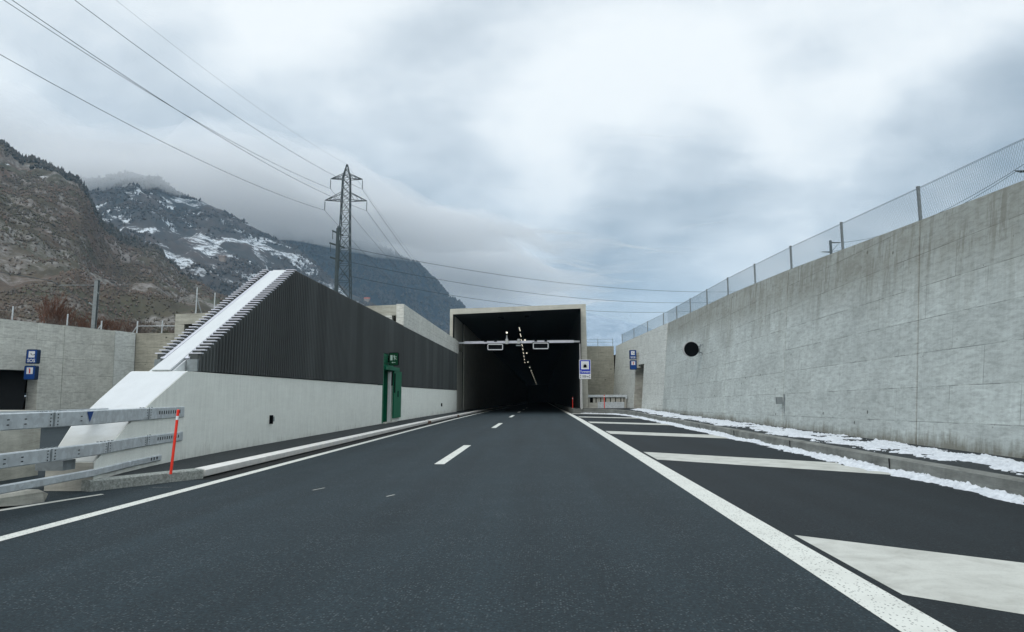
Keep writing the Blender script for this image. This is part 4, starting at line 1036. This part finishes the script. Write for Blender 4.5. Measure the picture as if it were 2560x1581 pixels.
# ------------------------------------------------------------------ lattice pylon
PX, PY = -51.6, 200.0
py = thing('lattice_pylon', (PX, PY, 4), 'tall dark lattice power pylon with two crossarms behind the dark wall', 'pylon')
ang = .10
def pp(dx, dy, z): return (PX + dx * math.cos(ang) - dy * math.sin(ang), PY + dx * math.sin(ang) + dy * math.cos(ang), z)
LV = [(5.5, 3.1), (13, 2.65), (20, 2.3), (26, 2.0), (31, 1.78), (35.5, 1.6), (39.5, 1.46), (43, 1.34), (46.5, 1.25), (49.7, 1.17), (52.8, 1.12), (54.5, 1.08), (56.5, 1.02), (58.7, .98), (60, .72), (61.4, .38), (62.6, .12)]
mb = MB()
def bar(a, b, r): mb.tube([a, b], r, 4, False)
for (za, wa), (zb_, wb) in zip(LV, LV[1:]):
    ca = [(-wa, -wa), (wa, -wa), (wa, wa), (-wa, wa)]; cbb = [(-wb, -wb), (wb, -wb), (wb, wb), (-wb, wb)]
    for k in range(4):
        bar(pp(*ca[k], za), pp(*cbb[k], zb_), .13); j = (k + 1) % 4
        bar(pp(*ca[k], za), pp(*cbb[j], zb_), .065); bar(pp(*ca[j], za), pp(*cbb[k], zb_), .065)
        bar(pp(*cbb[k], zb_), pp(*cbb[j], zb_), .05)
        if za < 46:
            mk = [(ca[k][q] + cbb[k][q]) / 2 for q in (0, 1)]; mj = [(ca[j][q] + cbb[j][q]) / 2 for q in (0, 1)]; bar(pp(*mk, (za + zb_) / 2), pp(*mj, (za + zb_) / 2), .04)
mb.build('tower', M['pylon'], py, recalc=False)
for (zc_, half, zt, wb) in ((58.6, 4.2, 59.9, .98), (52.7, 5.5, 54.9, 1.12)):
    mb = MB()
    for s in (-1, 1):
        tip = pp(s * half, 0, zc_)
        for w in (-wb, wb):
            bar(pp(s * wb, w, zc_), tip, .10); bar(pp(s * wb * .9, w * .8, zt), tip, .09)
            for q in (.25, .5, .75):
                a_ = Vector(pp(s * wb, w, zc_)).lerp(Vector(tip), q); b_ = Vector(pp(s * wb * .9, w * .8, zt)).lerp(Vector(tip), q - .18 if q > .25 else .0); bar(a_, b_, .05)
                c_ = Vector(pp(s * wb, -w, zc_)).lerp(Vector(tip), min(1, q + .2)); bar(a_, c_, .045)
    mb.build('crossarm', M['pylon'], py, recalc=False)
    for s in (-1, 1):
        x_, y_, z_ = pp(s * half, 0, zc_); mb = MB(); mb.tube([(x_, y_, z_), (x_, y_, z_ - .4)], .05, 4)
        rr_ = []
        mb.tube([(x_, y_, z_ - .4 - k * .25) for k in range(10)], [.13 if k % 2 else .07 for k in range(10)], 6); mb.build('insulator', M['pylon'], py)
def span(a, b, sag, n=26): 
    a, b = Vector(a), Vector(b); return [a.lerp(b, t / n) - Vector((0, 0, 4 * sag * (t / n) * (1 - t / n))) for t in range(n + 1)]
ends = [(pp(-4.2, 0, 55.9), 'upper left arm'), (pp(4.2, 0, 55.9), 'upper right arm'), (pp(-5.5, 0, 50.0), 'lower left arm'), (pp(5.5, 0, 50.0), 'lower right arm')]
for (e_, nm) in ends:
    a = Vector(e_); b = a + Vector((-15.0, -250, 0)); mb = MB(); mb.tube(span(a, b, 8.6), .042, 4); tag(mb.build('power_line', M['wire']), 'power line from the pylon\'s %s to the top left corner' % nm, 'power line', 'power lines coming over from the left')
    b = a + Vector((-2.0, 330, -2)); mb = MB(); mb.tube(span(a, b, 5.0), .05, 4); tag(mb.build('power_line', M['wire']), 'power line from the pylon\'s %s down behind the tunnel mouth' % nm, 'power line', 'power lines going on past the tunnel')
a = Vector((PX, PY, 62.6)); mb = MB(); mb.tube(span(a, a + Vector((-15, -250, 0)), 8.0), .018, 4); tag(mb.build('earth_wire', M['wire']), 'thinnest topmost wire from the pylon peak to the upper left', 'power line', 'power lines coming over from the left')
mb = MB(); mb.tube(span(a, a + Vector((-2, 330, -2)), 4.5), .022, 4); tag(mb.build('earth_wire', M['wire']), 'thin topmost wire from the pylon peak down behind the tunnel', 'power line', 'power lines going on past the tunnel')
# concrete pole with three short crossarms in front of the pylon
cp = thing('crossarm_pole', (-26.75, 100, 4), 'dark concrete pole with three short crossarms just left of the pylon', 'pole')
mb = MB(); mb.tube([(-26.65, 100, 4.5), (-26.75, 100, 23.3)], [.33, .21], 10); mb.build('pole', M['pylon'], cp)
for (xa, za, xb_, zb_) in ((-27.45, 22.95, -26.1, 22.4), (-27.75, 21.3, -25.85, 20.75), (-27.6, 19.4, -26.0, 18.95)):
    mb = MB(); mb.hexa([(xa, 99.7, za - .12), (xb_, 100.25, zb_ - .12), (xb_, 100.4, zb_ - .12), (xa, 99.85, za - .12), (xa, 99.7, za + .10), (xb_, 100.25, zb_ + .10), (xb_, 100.4, zb_ + .10), (xa, 99.85, za + .10)]); mb.build('crossarm', M['pylon'], cp)
mb = MB(); mb.tube([(-26.75, 100, 23.3), (-26.75, 100, 23.6)], [.12, .08], 8)
for (x_, z_) in ((-27.35, 22.8), (-27.6, 21.1)): mb.tube([(x_, 99.75, z_), (x_, 99.75, z_ - 1.0)], .04, 4)
mb.build('insulator', M['pylon'], cp)
for k, ((x_, z_), (xe_, ze_), nm) in enumerate((((-25.9, 20.8), (44, 21.6), 'highest'), ((-26.0, 18.98), (38, 19.6), 'middle'), ((-26.4, 17.2), (33, 17.9), 'lowest'))):
    mb = MB(); mb.tube(span((x_, 100, z_), (xe_, 152, ze_), 2.2, 20), .028, 4); tag(mb.build('overhead_cable', M['wire']), '%s of three cables crossing rightwards behind the tunnel mouth' % nm, 'cable', 'three cables crossing behind the tunnel')

# ------------------------------------------------------------------ bare trees and shrubs behind the left wall
def bare_tree(name, x, y, z, h, spread, mat, seed, lab, cat, grp, trunk=True, dens=3):
    rnd = random.Random(seed); t = thing(name, (x, y, z), lab, cat, grp)
    tr = MB(); tw = MB()
    def rec(p, d, l, r, lv):
        q = p + d * l
        mid = p.lerp(q, .5) + Vector((rnd.uniform(-1, 1), rnd.uniform(-1, 1), 0)) * l * .06
        (tr if lv < 2 else tw).tube([p, mid, q], [r, r * .85, r * .65], 4 if lv < 2 else 3, False)
        if lv >= 5: return
        n = dens + (lv > 2)
        for k in range(n):
            a = rnd.uniform(0, 6.28); b_ = rnd.uniform(.35, .95) * spread
            nd = (d + Vector((math.cos(a) * b_, math.sin(a) * b_, rnd.uniform(-.05, .45)))).normalized()
            rec(p.lerp(q, rnd.uniform(.45, 1.0)), nd, l * rnd.uniform(.55, .8), r * .55, lv + 1)
    if trunk: rec(Vector((x, y, z)), Vector((0, 0, 1)), h * .33, h * .018, 0)
    else:
        for k in range(7):
            a = rnd.uniform(0, 6.28); rec(Vector((x + rnd.uniform(-.4, .4), y + rnd.uniform(-.4, .4), z)), Vector((math.cos(a) * .45, math.sin(a) * .45, 1)).normalized(), h * .30, h * .011, 1)
    if tr.v: tr.build('trunk', M['bark'], t, recalc=False)
    tw.build('crown', mat, t, recalc=False)
TR = [('bare_tree', -46, 60, 5, 6.2, .9, 'twig_grey', 'grey leafless tree at the left edge behind the wall', True), ('bare_tree', -43.3, 61, 5, 5.4, 1.0, 'twig_grey', 'smaller grey leafless tree just right of the left edge', True),
      ('bare_shrub', -39.5, 60, 5, 6.6, .6, 'twig_red', 'tallest rust coloured bush, left of the railway mast', False), ('bare_shrub', -38.0, 61, 5, 5.0, .7, 'twig_red', 'rust coloured bush close beside the tallest one', False),
      ('bare_shrub', -37.0, 58, 5, 3.6, .9, 'twig_grey', 'low brownish bush under the arm of the railway mast', False), ('bare_shrub', -35.2, 60, 5, 4.2, .9, 'twig_red', 'reddish spreading bush just left of the railway mast', False),
      ('bare_shrub', -33.6, 61, 5, 4.0, .9, 'twig_red', 'reddish bush directly behind the railway mast', False), ('bare_shrub', -31.6, 60, 5, 3.6, .9, 'twig_grey', 'dull brown bush just right of the railway mast', False),
      ('bare_shrub', -29.8, 61, 5, 2.9, 1.0, 'twig_olive', 'olive bush behind the braced fence post', False), ('bare_shrub', -28.2, 60, 5, 3.0, 1.0, 'twig_grey', 'brown bush behind the low railing', False),
      ('bare_shrub', -41.5, 57, 5, 3.0, 1.0, 'twig_olive', 'dark olive bush left of the rust coloured ones', False), ('bare_shrub', -44.5, 57, 5, 2.6, 1.0, 'twig_olive', 'low olive bush at the far left above the wall', False)]
for k, (nm, x, y, z, h, sp, mt, lab, tk) in enumerate(TR): bare_tree(nm, x, y, z, h, sp, M[mt], 30 + k, lab, 'tree' if tk else 'bush', 'leafless trees' if tk else 'leafless bushes behind the left wall', tk, 3)

# ------------------------------------------------------------------ mountains
def mtn_mat(name, kind):
    m, t, b = newmat(name)
    g_ = t.new('ShaderNodeTexCoord').outputs['Object']
    x, y, z = t.sep(g_)
    if kind == 'near':
        n = t.noise(g_, .012, 7, .62, .3); n2 = t.noise(g_, .07, 5, .7); n3 = t.noise(t.scale(g_, (1, 1, .35)), .02, 7, .68, .8)
        c = t.mix(t.range(n, .38, .62), (.072, .074, .052), (.120, .088, .072))
        c = t.mix(t.range(n2, .35, .75, 0, .75), c, (.035, .036, .030))
        rock = t.math('MULTIPLY', t.math('MULTIPLY', t.range(n3, .48, .56), t.range(n2, .30, .50)), t.range(t.noise(t.scale(g_, (1, 1, .4)), .22, 5, .75), .40, .58, .1, 1))
        c = t.mix(t.math('MULTIPLY', rock, .8), c, (.25, .24, .23))
        sn = t.math('MULTIPLY', t.range(t.noise(t.scale(g_, (1, 1, 2.2)), .03, 6, .7), .60, .64), t.range(z, 215, 290, 0, 1))
        c = t.mix(sn, c, (.7, .74, .78))
    elif kind == 'mid':
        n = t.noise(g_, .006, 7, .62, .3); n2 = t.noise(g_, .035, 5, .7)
        c = t.mix(t.range(n, .40, .62), (.045, .053, .056), (.098, .080, .072))  # ground tones lightened to carry some of the distance haze
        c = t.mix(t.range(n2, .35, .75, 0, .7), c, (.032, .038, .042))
        mea = t.noise(t.scale(g_, (1, 1, 2.0)), .0085, 8, .70, .6)
        brk = t.noise(t.scale(g_, (1, 1, 1.8)), .07, 6, .75)
        sn = t.math('MULTIPLY', t.range(mea, .53, .57), t.range(brk, .43, .52))
        sn = t.math('MULTIPLY', sn, t.math('MULTIPLY', t.range(z, 150, 300, .25, 1), t.range(z, 600, 540, .1, 1)))
        c = t.mix(t.math('MULTIPLY', sn, .85), c, (.66, .71, .75))
        rk = t.range(t.noise(g_, .012, 6, .7, .5), .60, .68, 0, .7); c = t.mix(t.math('MULTIPLY', rk, t.range(z, 420, 200, 0, 1)), c, (.22, .19, .16))
    elif kind == 'far':
        n = t.noise(g_, .004, 6, .6); n2 = t.noise(g_, .03, 5, .7)
        c = t.mix(t.range(n, .4, .6), (.010, .020, .032), (.036, .050, .062)); c = t.mix(t.range(n2, .55, .7, 0, .5), c, (.06, .07, .08))
        sn = t.math('MULTIPLY', t.range(t.noise(t.scale(g_, (1, 1, 2)), .012, 6, .7, .6), .585, .63), t.range(z, 430, 150, 0, 1)); sn = t.math('MULTIPLY', sn, t.range(x, -560, -800, .1, 1.0))
        c = t.mix(sn, c, (.7, .75, .8))
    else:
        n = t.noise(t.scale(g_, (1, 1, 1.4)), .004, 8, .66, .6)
        c = t.mix(t.range(n, .42, .60), (.26, .31, .37), (.42, .47, .53))  # snow and grey slopes, with distance haze mixed into the pale, low-contrast colour
    t.l.new(c, b.inputs['Base Color']); b.inputs['Roughness'].default_value = .95; b.inputs['Specular IOR Level'].default_value = 0.05
    return m
def mountain(name, sil, D, near, zbase, mat, nu, nv, amp, fr, jag, lab, p=1.15, seed=0.0, back=.25):
    """sil: ridge points (x, z) at distance D; slope falls toward the viewer to distance near"""
    mb = MB(); xs = [s_[0] for s_ in sil]
    pts = []
    for i in range(nu + 1):
        x = xs[0] + (xs[-1] - xs[0]) * i / nu
        for a, b in zip(sil, sil[1:]):
            if a[0] <= x <= b[0] + 1e-6: z = a[1] + (b[1] - a[1]) * (x - a[0]) / (b[0] - a[0]); break
        z += jag * fbm(x * fr * 3, seed, 0, 5)
        pts.append((x, z))
    rows = nv + 6
    V = {}
    for j in range(rows + 1):
        for i in range(nu + 1):
            x, z = pts[i]
            if j <= nv:
                v = j / nv; k = 1 - (1 - near / D) * v
                X_, Y_ = x * k, D * k
                zz = zbase + (z - zbase) * (1 - v) ** p
                e_ = min(1, v * 6) * (1 - v) ** .5
                dn = fbm(X_ * fr + seed, Y_ * fr, seed, 6); rg = abs(fbm(X_ * fr * .8 + 9, Y_ * fr * .25, seed, 4))
                zz += amp * e_ * (dn * .8 - rg * .9)
                lim = (z - 1.4) / D * Y_ + 1.4
                zz = min(zz, lim - .002 * D * (v > 0) * min(1, v * 8))
            else:
                v = (j - nv) / 6; 
                X_, Y_ = x * (1 + back * v), D * (1 + back * v); zz = z * (1 - v) + zbase * v
            V[j, i] = (X_, Y_, max(zz, zbase - 30))
    order = list(range(rows, nv, -1)) + list(range(0, nv + 1))
    for j in order: mb.v += [Vector(V[j, i]) for i in range(nu + 1)]
    n = nu + 1
    for a in range(len(order) - 1):
        for i in range(nu): mb.f.append((a * n + i, a * n + i + 1, (a + 1) * n + i + 1, (a + 1) * n + i))
    o = mb.build(name, mat, None, smooth=True, recalc=False); struct(o)
    return o, pts, V, nv
m1, s1, V1, nv1 = mountain('hill', [(-1150, 470), (-900, 400), (-737, 340), (-700, 319), (-674, 312), (-641, 296), (-615, 282), (-597, 243), (-562, 211), (-510, 192), (-474, 160), (-415, 131), (-340, 104), (-260, 80), (-170, 45), (-100, 10)], 1000, 180, 6, mtn_mat('scrub_hillside', 'near'), 340, 130, 34, .011, 5, '', 1.1, 3.0)
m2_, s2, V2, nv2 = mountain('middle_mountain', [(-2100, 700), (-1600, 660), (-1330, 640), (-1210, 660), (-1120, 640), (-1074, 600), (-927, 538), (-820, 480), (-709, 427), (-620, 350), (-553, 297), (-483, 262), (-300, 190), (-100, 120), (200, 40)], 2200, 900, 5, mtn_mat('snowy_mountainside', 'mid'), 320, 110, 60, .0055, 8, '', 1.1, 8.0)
FAR = mountain('far_mountain', [(-3200, 1050), (-2200, 1050), (-1700, 1000), (-1209, 900), (-908, 775), (-730, 670), (-640, 632), (-553, 582), (-470, 508), (-424, 452), (-348, 395), (-250, 310), (-100, 200), (100, 60)], 3500, 2200, 5, mtn_mat('dark_forest_mountain', 'far'), 420, 100, 90, .0050, 16, '', 1.15, 17.0)
mountain('farthest_mountain', [(-2500, 1050), (-1300, 950), (-843, 893), (-300, 860), (100, 790), (421, 735), (600, 690), (742, 668), (883, 625), (1300, 500), (2200, 300)], 7000, 5200, 5, mtn_mat('hazed_snowy_mountain', 'pale'), 160, 50, 160, .0016, 14, '', 1.2, 29.0)

# scrub and trees on the near hillside: one mass
def tuft(mb, p, h, w, rnd):
    n = 5; o = len(mb.v)
    top = p + Vector((rnd.uniform(-.2, .2) * w, rnd.uniform(-.2, .2) * w, h)); a0 = rnd.uniform(0, 6.28)
    ring = [p + Vector((math.cos(a0 + k * 6.283 / n) * w * rnd.uniform(.6, 1.1), math.sin(a0 + k * 6.283 / n) * w * rnd.uniform(.6, 1.1), h * rnd.uniform(.25, .6))) for k in range(n)]
    mb.v += ring + [top, p]
    for k in range(n): mb.f.append((o + k, o + (k + 1) % n, o + n)); mb.f.append((o + (k + 1) % n, o + k, o + n + 1))
rnd = random.Random(5)
def scat_mat(name, a, b_):
    m, t, b = newmat(name); co = obj_co(t); n = t.noise(co, .02, 5, .7)
    n2 = t.noise(co, .25, 2, .5)
    t.l.new(t.mix(t.range(n2, .35, .65), t.mix(t.range(n, .4, .6), a, b_), (.10, .09, .082)), b.inputs['Base Color']); b.inputs['Roughness'].default_value = 1; b.inputs['Specular IOR Level'].default_value = 0
    return m
mb = MB()
def vpos(V, nv, nu, u, v):
    j = min(nv - 1, int(v * nv)); i = min(nu - 1, int(u * nu)); fj = v * nv - j; fi = u * nu - i
    a = Vector(V[j, i]).lerp(Vector(V[j, i + 1]), fi); b = Vector(V[j + 1, i]).lerp(Vector(V[j + 1, i + 1]), fi); return a.lerp(b, fj)
cnt = 0
while cnt < 52000:
    u = rnd.random(); v = rnd.random() ** .9; p = vpos(V1, nv1, 340, u, v)
    if p.z < 9: continue
    if fbm(p.x * .012, p.z * .012, 2.0, 4) + rnd.uniform(-.25, .25) < -.12: continue
    s_ = p.y / 1000 * 2.2 + .35; tuft(mb, p - Vector((0, 0, .3 * s_)), s_ * rnd.uniform(.8, 2.0), s_ * rnd.uniform(.35, .8), rnd); cnt += 1
tag(mb.build('hillside_scrub', scat_mat('scrub', (.098, .098, .070), (.175, .130, .108)), None, recalc=False), 'brown leafless scrub covering the near hillside', 'scrub', None, 'stuff')
mb = MB()
for k in range(1500):   # dark trees along the ridge
    u = rnd.uniform(.33, .66); v = abs(rnd.gauss(0, .035)); p = vpos(V1, nv1, 340, u, min(v, .99)); w = rnd.uniform(1.5, 4); h = rnd.uniform(4, 10) * (1.25 if v < .01 else .9)
    if fbm(p.x * .03, 0, 5.0, 3) < -.25: continue
    tuft(mb, p - Vector((0, 0, 1)), h, w, rnd)
tag(mb.build('ridge_trees', scat_mat('ridge_conifer', (.018, .027, .026), (.035, .045, .042)), None, recalc=False), 'dark trees bristling along the near ridge line', 'trees', None, 'stuff')

mb = MB()
cnt = 0
while cnt < 16000:   # woods between the snowy meadows
    u = rnd.uniform(.3, .95); v = rnd.random(); p = vpos(V2, nv2, 320, u, v)
    if fbm(p.x * .006, p.z * .012, 7.0, 4) + rnd.uniform(-.2, .2) < .0: continue
    tuft(mb, p - Vector((0, 0, 1)), rnd.uniform(5, 12), rnd.uniform(2.0, 5.0), rnd); cnt += 1
tag(mb.build('mountain_woods', scat_mat('mountain_wood', (.032, .040, .043), (.066, .058, .055)), None, recalc=False), 'dark woods between the snowy meadows of the middle mountain', 'trees', None, 'stuff')
mb = MB(); V3 = FAR[2]; cnt = 0
while cnt < 9000:   # forest on the far blue slope
    p = vpos(V3, 100, 420, rnd.uniform(.45, .98), rnd.random() ** 1.6)
    tuft(mb, p - Vector((0, 0, 2)), rnd.uniform(12, 26), rnd.uniform(5, 10), rnd); cnt += 1
tag(mb.build('far_forest', scat_mat('far_forest', (.014, .026, .036), (.040, .052, .060)), None, recalc=False), 'blue black forest on the far slope behind the pylon', 'trees', None, 'stuff')
# small houses on the slopes
for (x, y, z, w, rc, lab) in ((-693.5, 1652, 296, 12, (.12, .08, .06), 'tiny brown roofed house on the middle mountain slope above the white coping'), (-497, 2196, 271, 15, (.35, .09, .05), 'tiny red roofed house on the far slope just right of the pylon foot')):
    hs = thing('house', (x, y, z), lab, 'house')
    mb = MB(); mb.box((x - w / 2, y - 5, z - 6), (x + w / 2, y + 5, z + 5)); mb.build('wall', plain('house_wall', (.24, .20, .17)), hs)
    mb = MB(); mb.add([(x - w / 2 - 1, y - 6, z + 5), (x + w / 2 + 1, y - 6, z + 5), (x + w / 2 + 1, y + 6, z + 5), (x - w / 2 - 1, y + 6, z + 5), (x - w / 2 - 1, y, z + 9), (x + w / 2 + 1, y, z + 9)], [(0, 1, 5, 4), (2, 3, 4, 5), (0, 4, 3), (1, 2, 5), (0, 3, 2, 1)]); mb.build('roof', plain('house_roof', rc), hs)

# ------------------------------------------------------------------ low cloud and haze
def vol_mat(name, col, dens, aniso=0.0):
    m = bpy.data.materials.new(name); m.use_nodes = True; t = m.node_tree; t.nodes.clear()
    o = t.nodes.new('ShaderNodeOutputMaterial'); v = t.nodes.new('ShaderNodeVolumePrincipled')
    v.inputs['Color'].default_value = col + (1,); v.inputs['Density'].default_value = dens; v.inputs['Anisotropy'].default_value = aniso
    t.links.new(v.outputs[0], o.inputs['Volume']); return m
def low_cloud():
    mb = MB(); nx, ny = 70, 60; X0, X1, Y0, Y1 = -5200, 700, 1500, 7600
    B = []; T = []
    for j in range(ny + 1):
        for i in range(nx + 1):
            u = i / nx; v = j / ny; x = X0 + (X1 - X0) * u; y = Y0 + (Y1 - Y0) * v ** 1.6
            xm = min(330, -950 + (y - 1500) * .75)      # the right margin falls back towards the valley
            e_ = min(1, max(0, v) * 4.5) * min(1, (1 - v) * 6) * min(1, u * 8) * min(1, max(0, (xm + 300 - x) / 1500))
            e_ = min(1, max(0, e_ * (1 + .9 * fbm(x * .0013, y * .001, 6.0, 5)) )); e_ = e_ * e_ * (3 - 2 * e_); et = e_ * (.35 + .65 * e_)
            n = fbm(x * .0016, y * .0012, 1.0, 5)
            zb_ = 530 + max(0, min(1, (y - 2300) / 1000)) * (55 + 150 * max(0, min(1, (-600 - x) / 700))) + 45 * n + 25 * fbm(x * .004, y * .004, 2.0, 5) + 18 * fbm(x * .006, y * .005, 4.0, 4) + (1 - e_) * 35
            th = 320 * et * (1 + .5 * n)
            edge = i in (0, nx) or j in (0, ny)
            B.append((x, y, zb_)); T.append((x, y, zb_ + (0 if edge else max(th, 1.0))))
    n = nx + 1
    mb.v = [Vector(p) for p in B + T]; o = len(B)
    for j in range(ny):
        for i in range(nx):
            a = j * n + i; mb.f.append((a, a + n, a + n + 1, a + 1)); mb.f.append((o + a, o + a + 1, o + a + n + 1, o + a + n))
    for j in range(ny):
        for i in (0, nx):
            a = j * n + i; q = (a, a + n, o + a + n, o + a); mb.f.append(q if i == 0 else q[::-1])
    for i in range(nx):
        for j in (0, ny):
            a = j * n + i; q = (a + 1, a, o + a, o + a + 1); mb.f.append(q if j == 0 else q[::-1])
    return mb.build('low_cloud', vol_mat('cloud', (.99, .995, 1.0), .0046), recalc=False)
tag(low_cloud(), 'grey low cloud hiding the mountain tops at the left', 'cloud', None, 'stuff')
hb = MB(); hb.box((-9200, -210, -5.2), (9200, 9300, 1150))
tag(hb.build('haze', vol_mat('haze', (.52, .77, 1.0), .00008)), 'thin blue haze over the whole valley', 'haze', None, 'stuff')

for o in COL.objects:
    if '_o' in o: del o['_o']
